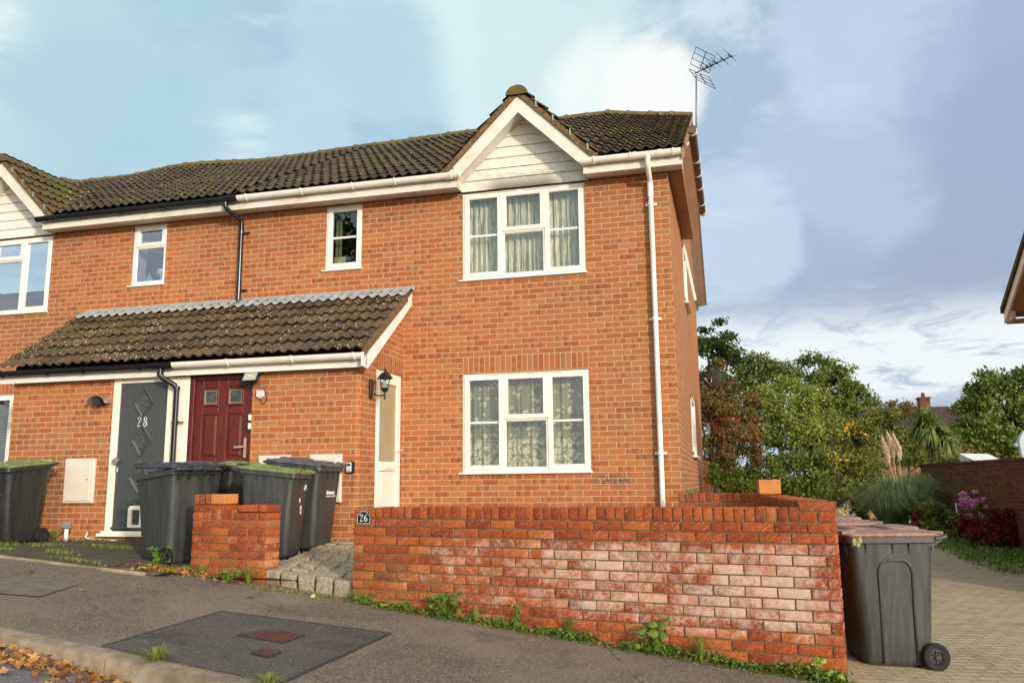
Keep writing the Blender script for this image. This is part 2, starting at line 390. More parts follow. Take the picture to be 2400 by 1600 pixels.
def asphalt(name, a, b, stone, amt, moss=0., blot=True):
    t = NT(name); P = t.pos()
    v = t.vor(130, P); cr = t.sep(v.outputs['Color'])[0]
    c = t.mix(t.noise(26, P, 5, .7), a, b)
    c = t.mix(t.math('MULTIPLY', t.math('LESS_THAN', cr, amt), t.mr(v.outputs['Distance'], .5, .2)), c, stone)
    v3 = t.vor(75, P); c3 = t.sep(v3.outputs['Color'])[2]; c = t.mix(t.math('MULTIPLY', t.math('LESS_THAN', c3, .20), .45), c, tuple(x*.55 for x in a)); c = t.mix(t.math('MULTIPLY', t.math('GREATER_THAN', c3, .84), .4), c, stone)
    v2 = t.vor(42, P); c2 = t.sep(v2.outputs['Color'])[1]
    c = t.mix(t.math('MULTIPLY', t.math('LESS_THAN', c2, .06), t.mr(v2.outputs['Distance'], .3, .2)), c, (.42, .38, .31))
    big = t.noise(.8, P, 4, .6); c = t.mix(t.mr(big, .42, .62, .0, .45), c, tuple(x*1.5 for x in b))
    st = t.noise(2.6, P, 6, .7); c = t.mix(t.mr(st, .55, .68, 0, .45), c, tuple(x*.55 for x in a))
    if moss:
        mo = t.noise(5, P, 6, .75); c = t.mix(t.mr(mo, .66-moss*.1, .74-moss*.1, 0, .6), c, (.14, .13, .045))
    if moss:
        vd = t.n('ShaderNodeVectorMath', operation='MULTIPLY_ADD'); nz_ = t.n('ShaderNodeTexNoise'); nz_.inputs['Scale'].default_value = 2.2; nz_.inputs['Detail'].default_value = 5; t.l(P, nz_.inputs['Vector']); t.l(nz_.outputs['Color'], vd.inputs[0]); vd.inputs[1].default_value = (.9, .9, .9); t.l(P, vd.inputs[2])
        ck = t.vor(.42, vd.outputs[0], 'DISTANCE_TO_EDGE'); c = t.mix(t.math('MULTIPLY', t.mr(ck.outputs['Distance'], .0035, .0015), t.math('MULTIPLY', t.mr(t.noise(.9, P, 2), .48, .56), .8)), c, (.03, .026, .02))
    hgt = t.math('ADD', t.mr(v.outputs['Distance'], 0, .6, 1, 0), t.math('MULTIPLY', t.noise(300, P, 2), .4))
    return t.done(t.bsdf(c, .88, t.bump(hgt, .8, .008), .25))
M['asphalt'] = asphalt('pavement_asphalt', (.128, .098, .077), (.205, .160, .122), (.42, .34, .26), .20, .35)
M['patch'] = asphalt('newer_asphalt_patch', (.070, .058, .051), (.104, .088, .078), (.22, .19, .17), .14)
M['road'] = asphalt('road_asphalt', (.11, .10, .105), (.18, .16, .165), (.38, .35, .33), .24)
M['kerb'] = simple('mossy_concrete_kerb', (.27, .21, .145), .9, .2, .3, 9, .5, 80, dirt=((.09, .075, .03), .7))
M['slab'] = simple('concrete_slab', (.17, .145, .115), .9, .2, .25, 8, .4, 90, dirt=((.08, .07, .035), .6))
M['drive'] = simple('dark_driveway_concrete', (.095, .076, .058), .92, .2, .35, 6, .5, 60, dirt=((.06, .075, .018), .8))
M['sett'] = simple('granite_sett', (.33, .275, .195), .88, .25, .4, 30, .9, 45, dirt=((.12, .11, .045), .75))
M['soil'] = simple('dark_soil', (.060, .045, .028), .95, .1, .4, 10, .8, 30, dirt=((.05, .07, .015), .8))
M['gravel'] = simple('grey_gravel', (.22, .21, .19), .85, .2, .5, 30)
M['castiron'] = simple('rusty_iron_cover', (.13, .045, .040), .7, .4, .4, 40, .8, 120)
def pavers():
    t = NT('block_paving'); uv = t.uvc()
    mask, r1, r2, cell, d = brickcore(t, uv, .2, .1, .5, .010, .002)
    P = t.pos()
    c = t.ramp(r1, [(0, (.34, .27, .185)), (.5, (.42, .325, .225)), (1, (.39, .33, .24))])
    c = t.mix(.6, c, t.mix(t.noise(60, P, 4, .7), (.7, .7, .7), (1.25, 1.25, 1.25)), 'MULTIPLY')
    gz = t.noise(1.0, P, 4, .6)
    mo = t.mix(t.mr(gz, .40, .55), (.11, .085, .055), (.21, .21, .035))
    c = t.mix(mask, mo, c)
    c = t.mix(t.math('MULTIPLY', t.mr(t.noise(3, P, 6, .75), .56, .68), .5), c, (.15, .15, .04))
    return t.done(t.bsdf(c, .85, t.bump(t.mr(d, 0, .012), .6, .006), .25))
M['pavers'] = pavers()
def leafmat(name, cols, rough=.55, trans=.25, spec=.3):
    t = NT(name); i = t.isl(); n = t.noise(.9, t.pos(), 2)
    cols = [tuple(min(.8, v*1.22) for v in q) for q in cols] if trans == .25 else cols
    k = len(cols); f = t.math('ADD', t.math('MULTIPLY', i, .75), t.math('MULTIPLY', t.math('SUBTRACT', n, .4), .8), clamp=True)
    c = t.ramp(f, [(j/(k-1), q) for j, q in enumerate(cols)])
    b = t.bsdf(c, rough, None, spec)
    tr = t.n('ShaderNodeBsdfTranslucent'); t.l(c, tr.inputs[0])
    mx = t.n('ShaderNodeMixShader'); mx.inputs[0].default_value = trans; t.l(b, mx.inputs[1]); t.l(tr.outputs[0], mx.inputs[2])
    return t.done(mx.outputs[0])
L = {}
L['conifer'] = leafmat('dark_ivy_leaves', [(.028, .045, .012), (.055, .080, .018), (.095, .12, .03)])
L['green'] = leafmat('bright_shrub_leaves', [(.10, .13, .018), (.16, .20, .028), (.22, .26, .04), (.26, .27, .06)])
L['loose'] = leafmat('grey_green_leaves', [(.08, .105, .028), (.13, .155, .04), (.19, .20, .06)])
L['alder'] = leafmat('mid_green_leaves', [(.055, .078, .014), (.10, .135, .022), (.15, .185, .034), (.21, .22, .045)])
L['russet'] = leafmat('russet_leaves', [(.05, .062, .018), (.09, .095, .026), (.15, .095, .03), (.21, .09, .028), (.11, .12, .035)])
L['redberry'] = leafmat('red_berries', [(.24, .028, .018), (.36, .05, .022)])
L['hedge'] = leafmat('yellowing_hedge_leaves', [(.05, .075, .012), (.10, .125, .02), (.17, .18, .03), (.30, .24, .03)])
L['yellow'] = leafmat('yellow_leaves', [(.55, .33, .02), (.65, .42, .04)])
L['weed'] = leafmat('fresh_weed_leaves', [(.07, .125, .018), (.12, .19, .028), (.20, .27, .05)])
L['grass'] = leafmat('grass_blades', [(.10, .14, .022), (.17, .22, .04), (.30, .30, .09)])
L['pampas'] = leafmat('pampas_blades', [(.10, .14, .055), (.19, .24, .10), (.32, .34, .16)])
L['plume'] = leafmat('pampas_plume', [(.74, .60, .42), (.85, .74, .58)], trans=.4)
L['cordy'] = leafmat('cordyline_blades', [(.06, .10, .03), (.13, .19, .05), (.26, .28, .09), (.30, .20, .07)])
L['redshrub'] = leafmat('dark_red_leaves', [(.06, .010, .010), (.15, .018, .014), (.26, .03, .02)])
L['pink'] = leafmat('pink_petals', [(.62, .20, .42), (.75, .33, .56)])
L['dead'] = leafmat('fallen_brown_leaves', [(.14, .055, .018), (.30, .13, .035), (.45, .24, .07), (.55, .30, .12)], trans=.1)
L['deadyellow'] = leafmat('fallen_yellow_leaf', [(.62, .48, .12), (.70, .58, .18)], trans=.1)
L['bark'] = simple('grey_bark', (.085, .068, .052), .95, .1, .4, 12, .8, 30)

M['bark'] = L['bark']
# ------------------------------------------------------------------ house helpers
def wm(o):
    m_ = Matrix.Translation(o.location) @ o.rotation_euler.to_matrix().to_4x4()
    return (wm(o.parent) @ o.matrix_parent_inverse @ m_) if o.parent else m_
def W(o):      # keep world coordinates under the parent
    o.matrix_parent_inverse = wm(o.parent).inverted(); return o
def B(mb, name, mat, parent, **k): return W(mb.build(name, mat, parent, **k))
XC = -6.32
def mirror(x): return 2*XC - x
def wall_grid(mb, x0, x1, z0, z1, holes, y=0.0, depth=.1):
    xs = sorted({x0, x1, *[h[0] for h in holes], *[h[1] for h in holes]})
    zs = sorted({z0, z1, *[h[2] for h in holes], *[h[3] for h in holes]})
    xs = [x for x in xs if x0 <= x <= x1]; zs = [z for z in zs if z0 <= z <= z1]
    for a, b in zip(xs, xs[1:]):
        for c, d in zip(zs, zs[1:]):
            cx, cz = (a+b)/2, (c+d)/2
            if any(h[0] < cx < h[1] and h[2] < cz < h[3] for h in holes): continue
            mb.quad((a, y, c), (b, y, c), (b, y, d), (a, y, d))
    for h in holes:
        if len(h) > 4: continue
        a, b, c, d = h; Y2 = y+depth
        mb.quad((a, y, c), (a, y, d), (a, Y2, d), (a, Y2, c)); mb.quad((b, y, c), (b, Y2, c), (b, Y2, d), (b, y, d))
        mb.quad((a, y, c), (a, Y2, c), (b, Y2, c), (b, y, c)); mb.quad((a, y, d), (b, y, d), (b, Y2, d), (a, Y2, d))
def frame_rect(mb, x0, x1, z0, z1, w, ya, yb):
    mb.box(x0, x0+w, ya, yb, z0, z1); mb.box(x1-w, x1, ya, yb, z0, z1)
    mb.box(x0+w, x1-w, ya+.0005, yb, z0, z0+w); mb.box(x0+w, x1-w, ya+.0005, yb, z1-w, z1)
def window(parent, x0, x1, z0, z1, lights, glass, y=.02, sill=True, vents=(), handle=None, barcol=None):
    """lights: (xa, xb, za, zb, kind, bar) in metres from the frame's left / bottom"""
    fr = MB(); fw = .045
    frame_rect(fr, x0, x1, z0, z1, fw, y, y+.07)
    done = set()
    for xa, xb, za, zb, kind, bar in lights:
        for x in (xa, xb):
            if fw < x < x1-x0-fw and x not in done:
                done.add(x); fr.box(x0+x-.028, x0+x+.028, y+.001, y+.07, z0+fw, z1-fw)
        if za > fw: fr.box(x0+xa, x0+xb, y+.002, y+.068, z0+za-.026, z0+za+.026)
    wn = B(fr, 'window', M['upvc'], parent, bevel=.004)
    for xa, xb, za, zb, kind, bar in lights:
        e0 = .020 if kind == 'sash' else .028
        X0, X1, Z0, Z1 = x0+max(xa, fw-.012), x0+min(xb, x1-x0-fw+.012), z0+max(za, fw-.012), z0+min(zb, z1-z0-fw+.012)
        if kind == 'sash':
            s = MB(); frame_rect(s, X0, X1, Z0, Z1, .062, y-.014, y+.045); B(s, 'sash', M['upvc'], wn, bevel=.005)
            g = .062
        else:
            s = MB(); frame_rect(s, X0, X1, Z0, Z1, .034, y+.012, y+.05); B(s, 'glazing_bead', M['upvc'], wn, bevel=.005)
            g = .034
        p = MB(); p.quad((X0+g, y+.026, Z0+g), (X1-g, y+.026, Z0+g), (X1-g, y+.026, Z1-g), (X0+g, y+.026, Z1-g))
        B(p, 'pane', glass, wn, fixn=False)
        if bar:
            zc = (Z0+Z1)/2 + (bar if isinstance(bar, float) else 0); s = MB(); s.box(X0+g, X1-g, y+.018, y+.034, zc-.014, zc+.014); B(s, 'glazing_bar', M['upvc'], wn)
    if sill:
        s = MB(); s.prism([(y-.055, z0-.022), (y-.055, z0-.004), (y+.0, z0+.010), (y+.06, z0+.010), (y+.06, z0-.022)], 0, x0-.045, x1+.012)
        B(s, 'sill', M['upvc'], wn, bevel=.003)
    for a, b in vents:
        s = MB(); s.box(x0+a, x0+b, y-.014, y+.004, z1-.026, z1-.008); B(s, 'trickle_vent', M['upvc2'], wn, bevel=.004)
    if handle:
        hx, hz = handle
        s = MB(); s.box(hx-.012, hx+.012, y+.03, y+.05, hz-.05, hz+.05); s.tube([(hx, y+.03, hz+.03), (hx-.03, y+.02, hz+.03), (hx-.035, y+.02, hz-.09)], .009, 6)
        B(s, 'handle', M['upvc'], wn)
    return wn

# ---- tiles
def tiles(mb, U, V, fn, gauge=.33, per=.15, amp=.038, drop=None, seg=6, thick=.042, jit=.009):
    n = max(1, round(U/per)); du = per/seg; rows = max(1, int(math.ceil(V/gauge-.01)))
    cols = n*seg
    def prof(u):
        p = (u/per) % 1.0
        return amp*(0.5-0.5*math.cos(2*PI*p))**1.6
    for j in range(rows):
        v0 = j*gauge; v1 = min(V, v0+gauge)+.055
        line = []
        for i in range(cols+1):
            u = i*U/cols; tj = jit*mnoise.noise(Vector((int(u/per/2)*3.1, j*7.7, 1.3)))
            h = prof(u)+tj*min(1, u/.4, (U-u)/.4)
            line.append((fn(u, v0+tj*2, h+thick-.017), fn(u, v0+tj*2, h+thick), fn(u, v1, h-.002), u))
        base = len(mb.v)
        for a, b, c, u in line:
            mb.v += [tuple(a), tuple(b), tuple(c)]
            for k, vv in ((0, .02), (1, .05), (2, .95)): mb.uv[len(mb.v)-3+k] = (u/per/2, j+vv)
        for i in range(cols):
            q = base+i*3
            cen = (Vector(mb.v[q+1])+Vector(mb.v[q+5]))/2
            if drop and drop(cen): continue
            mb.f.append((q, q+3, q+4, q+1)); mb.f.append((q+1, q+4, q+5, q+2))
def build_tiles(mb, name, mat, parent):
    me = bpy.data.meshes.new(name); me.from_pydata(mb.v, [], mb.f)
    l = me.uv_layers.new(name='UVMap')
    for lp in me.loops: l.data[lp.index].uv = mb.uv[lp.vertex_index]
    me.materials.append(mat); me.shade_smooth(); me.set_sharp_from_angle(angle=R(50))
    o = bpy.data.objects.new(name, me); COL.objects.link(o); o.parent = parent
    return W(o)
EAVE_Y, EAVE_Z, RIDGE_Y = -.31, 4.80, 4.65
SL = .57
def sag(x, t):
    ks = [(-14, -.10), (-12.5, -.12), (-10.8, .0), (-8.7, -.12), (-6, -.06), (-4, -.03), (-2.4, .02), (-1.4, .03), (-.6, -.10), (.3, -.22)]
    for (a, p), (b, q) in zip(ks, ks[1:]):
        if a <= x <= b:
            s = (x-a)/(b-a); s = s*s*(3-2*s); return (p+(q-p)*s)*t
    return 0
def main_z(x, y): 
    t = (y-EAVE_Y)/(RIDGE_Y-EAVE_Y); return EAVE_Z+SL*(y-EAVE_Y)+sag(x, max(0, min(1, t)))
LV = math.hypot(RIDGE_Y-EAVE_Y, SL*(RIDGE_Y-EAVE_Y))
def mainfn(x0):
    def fn(u, v, h):
        t = v/LV; y = EAVE_Y+(RIDGE_Y-EAVE_Y)*t; x = x0+u
        k = 1/math.hypot(1, SL)
        return Vector((x, y-SL*k*h, EAVE_Z+SL*(y-EAVE_Y)+sag(x, t)+k*h))
    return fn
GH, GHALF = 5.905, 1.10     # gable ridge height, half width at tile eaves
def gable_z(x, xc): return GH-abs(x-xc)*1.0
def gablefn(xc, side):
    # u along +Y from the front verge, v up the slope from eave to ridge
    k = math.sqrt(.5)
    def fn(u, v, h):
        x = xc+side*(GHALF-v*k)
        return Vector((x+side*k*h, -.34+u, GH-GHALF+v*k+k*h))
    return fn
def ridge_run(mb, pts, r=.115, seglen=.42):
    # half-round tiles laid along a polyline
    P = [Vector(p) for p in pts]; L_ = [(b-a).length for a, b in zip(P, P[1:])]; T = sum(L_)
    def ev(s):
        for a, b, l in zip(P, P[1:], L_):
            if s <= l: return a.lerp(b, s/l)
            s -= l
        return P[-1]
    n = int(T/seglen)+1
    for i in range(n):
        a, b = ev(i*T/n), ev((i+1)*T/n); d = (b-a).normalized(); side = d.cross(Vector((0, 0, 1))).normalized(); up = side.cross(d)
        a = a-d*.02; jz = .012*mnoise.noise(Vector((i*3.3, T, 0)))
        rings = []
        for p, rr in ((a, r+.012), (a.lerp(b, .15), r+.010), (a.lerp(b, .17), r), (b, r-.004)):
            rg = []
            for k in range(9):
                an = PI*k/8; rg.append(p+side*math.cos(an)*rr*1.15+up*(math.sin(an)*rr-.055+jz))
            rings.append(rg)
        vs = [q for g in rings for q in g]; fs = [(g*9+k, g*9+k+1, (g+1)*9+k+1, (g+1)*9+k) for g in range(3) for k in range(8)]
        fs.append(tuple(range(9)))
        mb.add(vs, fs)
def gutter(mb, x0, x1, y, zt, r=.055):
    n = 9; ring = lambda x: [(x, y-math.cos(PI*k/n)*r, zt-math.sin(PI*k/n)*r*1.35) for k in range(n+1)]+[(x, y+math.cos(PI*k/n)*(r-.006), zt-math.sin(PI*k/n)*(r*1.35-.006)) for k in range(n+1)]
    mb.loft([ring(x0), ring(x1)])
def gbracket(mb, x, y, zt, r=.058, w=.011):
    n = 9; ring = lambda X: [(X, y-math.cos(PI*k/n)*(r+.007), zt+.006-math.sin(PI*k/n)*(r*1.35+.011)) for k in range(n+1)]
    a, b = ring(x-w), ring(x+w); m_ = len(a)
    a2 = [(x-w, y, zt)]; b2 = [(x+w, y, zt)]
    mb.add(a+b, [(k, k+1, m_+k+1, m_+k) for k in range(m_-1)]+[tuple(range(m_))[::-1], tuple(range(m_, 2*m_))])

def make_house(right):
    nm = '26' if right else '28'
    if right:
        h = empty('brick_house', (-3.1, 2, -.12), 'right hand brick house with white gutters and floral lace in its downstairs window', 'house')
        mx = lambda x: x
        X0, X1 = XC, 0.0
    else:
        h = empty('brick_house', (-9.5, 2, -.12), 'left hand red brick house with black gutters and dark grey front door numbered 28', 'house')
        mx = mirror
        X0, X1 = -14.2, XC
    g = sorted((mx(-2.868), mx(-1.122)))
    if not right: g = [-11.57, -9.825]
    low = [-2.868, -1.118] if right else [-12.05, -10.31]
    sm = [-4.975, -4.39] if right else [-8.295, -7.685]
    holes = [(g[0], g[1], 3.33, 4.585), (low[0], low[1], .69, 2.018), (sm[0], sm[1], 3.63, 4.60), (low[0], low[1], 2.025, 2.25, 'fill')]
    w = MB(); wall_grid(w, X0, X1, -1.2, 4.62, holes)
    if right:
        # side wall with two window openings, gable end, back wall
        sh = [(3.35, 4.3, 3.55, 4.55), (3.75, 5.2, .98, 2.0)]
        ys = sorted({0, 8.9, *[a for s_ in sh for a in s_[:2]]}); zs = sorted({-1.2, 4.62, *[a for s_ in sh for a in s_[2:]]})
        for a, b in zip(ys, ys[1:]):
            for c, d in zip(zs, zs[1:]):
                if any(s_[0] < (a+b)/2 < s_[1] and s_[2] < (c+d)/2 < s_[3] for s_ in sh): continue
                w.quad((0, a, c), (0, b, c), (0, b, d), (0, a, d))
        w.add([(0, 0, 4.62), (0, 8.9, 4.62), (0, 9.0, 4.9), (0, 4.65, 7.30), (0, 0, 4.93)], [(0, 1, 2, 3, 4)])
    else:
        w.quad((X0, 0, -1.2), (X0, 8.9, -1.2), (X0, 8.9, 4.62), (X0, 0, 4.62))
    w.quad((X0, 8.9, -1.2), (X1, 8.9, -1.2), (X1, 8.9, 4.62), (X0, 8.9, 4.62))
    wall = B(w, 'wall', M['brick'], h, uv='w', fixn=False)
    s = MB(); s.quad((low[0], 0, 2.025), (low[1], 0, 2.025), (low[1], 0, 2.25), (low[0], 0, 2.25)); s.quad((low[0], 0, 2.018), (low[1], 0, 2.018), (low[1], .1, 2.018), (low[0], .1, 2.018))
    B(s, 'lintel', M['soldier'], h, uv='soldier', fixn=False)
    # floors and partition so the rooms are closed and dark
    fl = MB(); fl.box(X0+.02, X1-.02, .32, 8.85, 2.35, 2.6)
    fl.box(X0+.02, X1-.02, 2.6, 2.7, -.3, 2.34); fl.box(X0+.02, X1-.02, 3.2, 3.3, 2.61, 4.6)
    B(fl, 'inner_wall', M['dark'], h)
    # windows
    G = 'glass' if right else 'glass_sky'
    H, Wd = 1.255, g[1]-g[0]
    if right:
        window(h, g[0], g[1], 3.33, 4.585, [(0, .57, 0, H, 'sash', True), (.57, 1.18, .655, H, 'sash', False), (.57, 1.18, 0, .655, 'fixed', False), (1.18, Wd, 0, H, 'sash', True)], M['glass'], vents=((.30, .80), (.90, 1.40)))
        H2 = 1.328
        window(h, low[0], low[1], .69, 2.018, [(0, .57, 0, H2, 'sash', True), (.57, 1.18, .70, H2, 'sash', False), (.57, 1.18, 0, .70, 'fixed', False), (1.18, low[1]-low[0], 0, H2, 'sash', True)], M['glass'], vents=((.34, .82), (.92, 1.40)))
        window(h, sm[0], sm[1], 3.63, 4.60, [(0, sm[1]-sm[0], 0, .97, 'sash', True)], M['glass_dark'])
    else:
        window(h, g[0], g[1], 3.33, 4.585, [(0, .57, 0, H, 'fixed', False), (.57, 1.17, .90, H, 'sash', False), (.57, 1.17, 0, .90, 'fixed', False), (1.17, Wd, 0, H, 'sash', False)], M['glass_sky'], handle=(g[1]-.545, 3.33+.62))
        window(h, low[0], low[1], .69, 2.018, [(0, .57, 0, 1.328, 'fixed', False), (.57, 1.18, 0, 1.328, 'fixed', False), (1.18, low[1]-low[0], 0, 1.328, 'sash', False)], M['glass'])
        window(h, sm[0], sm[1], 3.63, 4.60, [(0, sm[1]-sm[0], .62, .97, 'sash', False), (0, sm[1]-sm[0], 0, .62, 'fixed', False)], M['glass_sky'])
        rv = MB(); rv.box(sm[0]-.01, sm[0]+.0, .1, .34, 3.63, 4.6); rv.box(sm[0]-.01, sm[1]+.01, .1, .34, 3.60, 3.63); rv.box(sm[1], sm[1]+.01, .1, .34, 3.63, 4.6)
        B(rv, 'window_reveal', M['cream'], h); rv = MB()
        rv.box(g[0]-.01, g[1]+.01, .1, .34, 3.30, 3.33); rv.box(g[0]-.02, g[0]-.01, .1, .34, 3.33, 4.58)
        B(rv, 'window_reveal', M['cream'], h)
    # eaves: fascia, soffit
    gx0, gx1 = (-2.86, -1.09) if right else (-11.60, -9.80)
    spans = [(X0, gx0), (gx1, .20)] if right else [(X0, gx0), (gx1, X1)]
    for a, b in spans:
        e = MB(); e.box(a, b, -.262, -.244, 4.595, 4.77)
        x = gx0 if b == gx0 else gx1
        e.add([(x, -.262, 4.595), (x, .0, 4.595), (x, .0, 4.80), (x, -.262, 4.80)], [(0, 1, 2, 3)])
        if b == .20: e.box(.185, .20, -.243, .02, 4.597, 4.80)
        fas = B(e, 'fascia', M['upvc2'], h, bevel=.002)
        sf = MB(); sf.box(a, b, -.243, -.002, 4.618, 4.628); B(sf, 'soffit', M['upvc2'], fas)
    # gable
    xc = (g[0]+g[1])/2 + .03
    cl = MB(); nrow = 8; zb = 4.60
    for k in range(nrow):
        z0_, z1_ = zb+k*.152, zb+(k+1)*.152-.010
        def hw(z): return max(0, min(.905, 5.80-z))
        if hw(z0_) <= .01: break
        a0, a1 = hw(z0_), hw(z1_)
        cl.add([(xc-a0, -.024, z0_), (xc+a0, -.024, z0_), (xc+a1, -.012, z1_), (xc-a1, -.012, z1_),
                (xc-a0, .02, z0_), (xc+a0, .02, z0_), (xc+a1, .02, z1_), (xc-a1, .02, z1_)], [(0, 1, 2, 3), (0, 4, 5, 1), (3, 2, 6, 7)])
    cl.add([(xc-.93, .0, 4.585), (xc+.93, .0, 4.585), (xc+.93, .0, 4.9), (xc, .0, 5.85), (xc-.93, .0, 4.9)], [(0, 1, 2, 3, 4)])
    ga = B(cl, 'gable_cladding', M['clad'], h)
    bb = MB()
    for sd in (-1, 1):
        pts = [(xc, 5.81), (xc, 5.56), (xc+sd*.865, 4.70), (xc+sd*1.045, 4.70), (xc+sd*1.06, 4.75)]
        bb.prism(pts, 1, -.318, -.296)
    B(bb, 'bargeboard', M['upvc2'], ga, bevel=.002)
    bs = MB()
    for sd in (-1, 1): bs.add([(xc, -.30, 5.60), (xc, -.02, 5.60), (xc+sd*.90, -.02, 4.71), (xc+sd*.90, -.30, 4.71)], [(0, 1, 2, 3)])
    B(bs, 'soffit', M['upvc2'], ga, fixn=False)
    # roof tiles
    tm = MB()
    x1r = .24 if right else X1; U = x1r-X0
    tiles(tm, U, LV, mainfn(X0), drop=lambda c: abs(c.x-xc) < GHALF-.04 and gable_z(c.x, xc) > c.z+.05 and c.y < 2.2)
    rf = build_tiles(tm, 'roof', M['tile'], h)
    ul = MB(); yv = EAVE_Y+(GH-EAVE_Z)/SL
    for a, b in ((X0, xc-GHALF+.04), (xc+GHALF-.04, x1r-.03)):
        kk = max(1, int((b-a)/.5))
        for i in range(kk):
            p, q = a+(b-a)*i/kk, a+(b-a)*(i+1)/kk; ul.quad((p, EAVE_Y+.03, main_z(p, EAVE_Y+.03)-.03), (q, EAVE_Y+.03, main_z(q, EAVE_Y+.03)-.03), (q, RIDGE_Y, main_z(q, RIDGE_Y)-.03), (p, RIDGE_Y, main_z(p, RIDGE_Y)-.03))
    ul.quad((xc-GHALF+.04, yv, main_z(xc, yv)-.05), (xc+GHALF-.04, yv, main_z(xc, yv)-.05), (xc+GHALF-.04, RIDGE_Y, main_z(xc, RIDGE_Y)-.03), (xc-GHALF+.04, RIDGE_Y, main_z(xc, RIDGE_Y)-.03))
    for sd in (-1, 1): ul.quad((xc, -.27, GH-.04), (xc+sd*(GHALF+.02), -.27, GH-GHALF-.06), (xc+sd*(GHALF+.02), EAVE_Y+.1, GH-GHALF-.06), (xc, yv+.1, GH-.04))
    B(ul, 'roof_underlay', M['dark'], rf, fixn=False)
    back = MB()   # rear slope
    k = 12
    for i in range(k):
        a, b = X0+U*i/k, X0+U*(i+1)/k
        back.quad((a, RIDGE_Y, main_z(a, RIDGE_Y)), (b, RIDGE_Y, main_z(b, RIDGE_Y)), (b, 9.45, 4.85), (a, 9.45, 4.85))
    if right: 
        back.add([(.24, RIDGE_Y, main_z(.24, RIDGE_Y)-.10), (.24, RIDGE_Y, main_z(.24, RIDGE_Y)), (.24, 9.45, 4.85), (.24, 9.45, 4.72)], [(0, 1, 2, 3)])
        back.quad((0, 9.45, 4.72), (.24, 9.45, 4.72), (.24, RIDGE_Y, main_z(.24, RIDGE_Y)-.10), (0, RIDGE_Y, main_z(0, RIDGE_Y)-.10))
    B(back, 'rear_slope', M['tile'], rf, fixn=False, uv='w')
    rd = MB(); ridge_run(rd, [(X0+U*i/24, RIDGE_Y, main_z(X0+U*i/24, RIDGE_Y)+.03) for i in range(25)])
    B(rd, 'ridge_tiles', M['ridge'], rf, smooth=True, sharp=40)
    gt = MB(); glen = 2.35
    for sd in (-1, 1):
        tiles(gt, glen, GHALF*math.sqrt(2), gablefn(xc, sd), gauge=.26 if right else .26, drop=lambda c: c.z < main_z(c.x, c.y)-.01)
    gr = build_tiles(gt, 'gable_roof', M['tile_left'], h)
    vg = MB()
    for sd in (-1, 1):
        kk = 14
        for i in range(kk):
            v0, v1 = i/kk, (i+1)/kk
            xa, xb = xc+sd*GHALF*v0, xc+sd*GHALF*v1
            wob = .008*mnoise.noise(Vector((i*1.7, sd*3, 5)))
            vg.prism([(xa, GH-GHALF*v0-.105), (xa, GH-GHALF*v0-.005+wob), (xb, GH-GHALF*v1-.005+wob), (xb, GH-GHALF*v1-.105)], 1, -.345-wob, -.28)
    B(vg, 'verge', M['undercloak'], gr)
    rg = MB(); yend = EAVE_Y+(GH-EAVE_Z)/SL+.25
    ridge_run(rg, [(xc, -.36, GH-.055), (xc, yend, GH-.055)], r=.125, seglen=.40)
    B(rg, 'ridge_tiles', M['ridge'], gr, smooth=True, sharp=40)
    for v in (.24, .45, .66, .87):
        c = MB(); x_ = xc+GHALF*v
        c.box(x_-.010, x_+.010, -.362, -.30, GH-GHALF*v-.06, GH-GHALF*v+.03)
        B(c, 'verge_clip', M['chrome'], gr)
    # gutters
    gy, gz = -.322, 4.775
    if right:
        for a, b, br in ((X0+.06, -2.80, (-6.1, -5.2, -4.4, -3.75, -2.92)), (-1.10, .20, (-.93, -.45, -.30+.62, .11)[:2]+(.10,))):
            gm = MB(); gutter(gm, a, b, gy, gz); gg = B(gm, 'gutter', M['upvc'], h, smooth=True, sharp=40)
            for x in br: q = MB(); gbracket(q, x, gy, gz); B(q, 'bracket', M['upvc'], gg)
        for x in (-.395, -.07): q = MB(); gutter(q, x-.03, x+.03, gy, gz+.004, .062); B(q, 'gutter_joint', M['upvc'], gg, smooth=True, sharp=40)
        dp = MB(); x = -.232
        dp.tube([(x, gy, gz-.05), (x, gy, gz-.15), (x, gy+.02, gz-.19), (x, -.09, gz-.29), (x, -.065, gz-.33), (x, -.065, -.12)], .034, 14)
        dp.tube([(x, gy, gz-.045), (x, gy, gz-.09)], [.055, .040], 14); dp.tube([(x, -.065, 4.25), (x, -.065, 4.46)], .040, 14)
        pd = B(dp, 'downpipe', M['upvc'], h, smooth=True, sharp=40)
        for z in (4.16, 2.62, .9):
            q = MB(); q.tube([(x, -.065, z-.018), (x, -.065, z+.018)], .042, 14); q.box(x-.075, x+.075, -.03, -.004, z-.016, z+.016); B(q, 'pipe_clip', M['upvc'], pd, smooth=True, sharp=40)
    else:
        for a, b, br in ((-9.86, X1+.06, (-9.66, -9.05, -8.3, -7.5, -6.75)), (X0, -11.5, (-12.2,))):
            gm = MB(); gutter(gm, a, b, gy, gz); gg = B(gm, 'gutter', M['black'], h, smooth=True, sharp=40)
            for x in br: q = MB(); gbracket(q, x, gy, gz); B(q, 'bracket', M['black'], gg)
        q = MB(); gutter(q, -6.48, -6.25, gy, gz+.006, .066); B(q, 'gutter_outlet', M['black'], gg, smooth=True, sharp=40)
        dp = MB(); x = -6.46
        dp.tube([(x, gy, gz-.05), (x, gy, gz-.13), (x+.02, gy+.02, gz-.17), (x+.11, -.09, gz-.28), (x+.125, -.065, gz-.32), (x+.125, -.065, 3.26)], .034, 14)
        pd = B(dp, 'downpipe', M['black'], h, smooth=True, sharp=40)
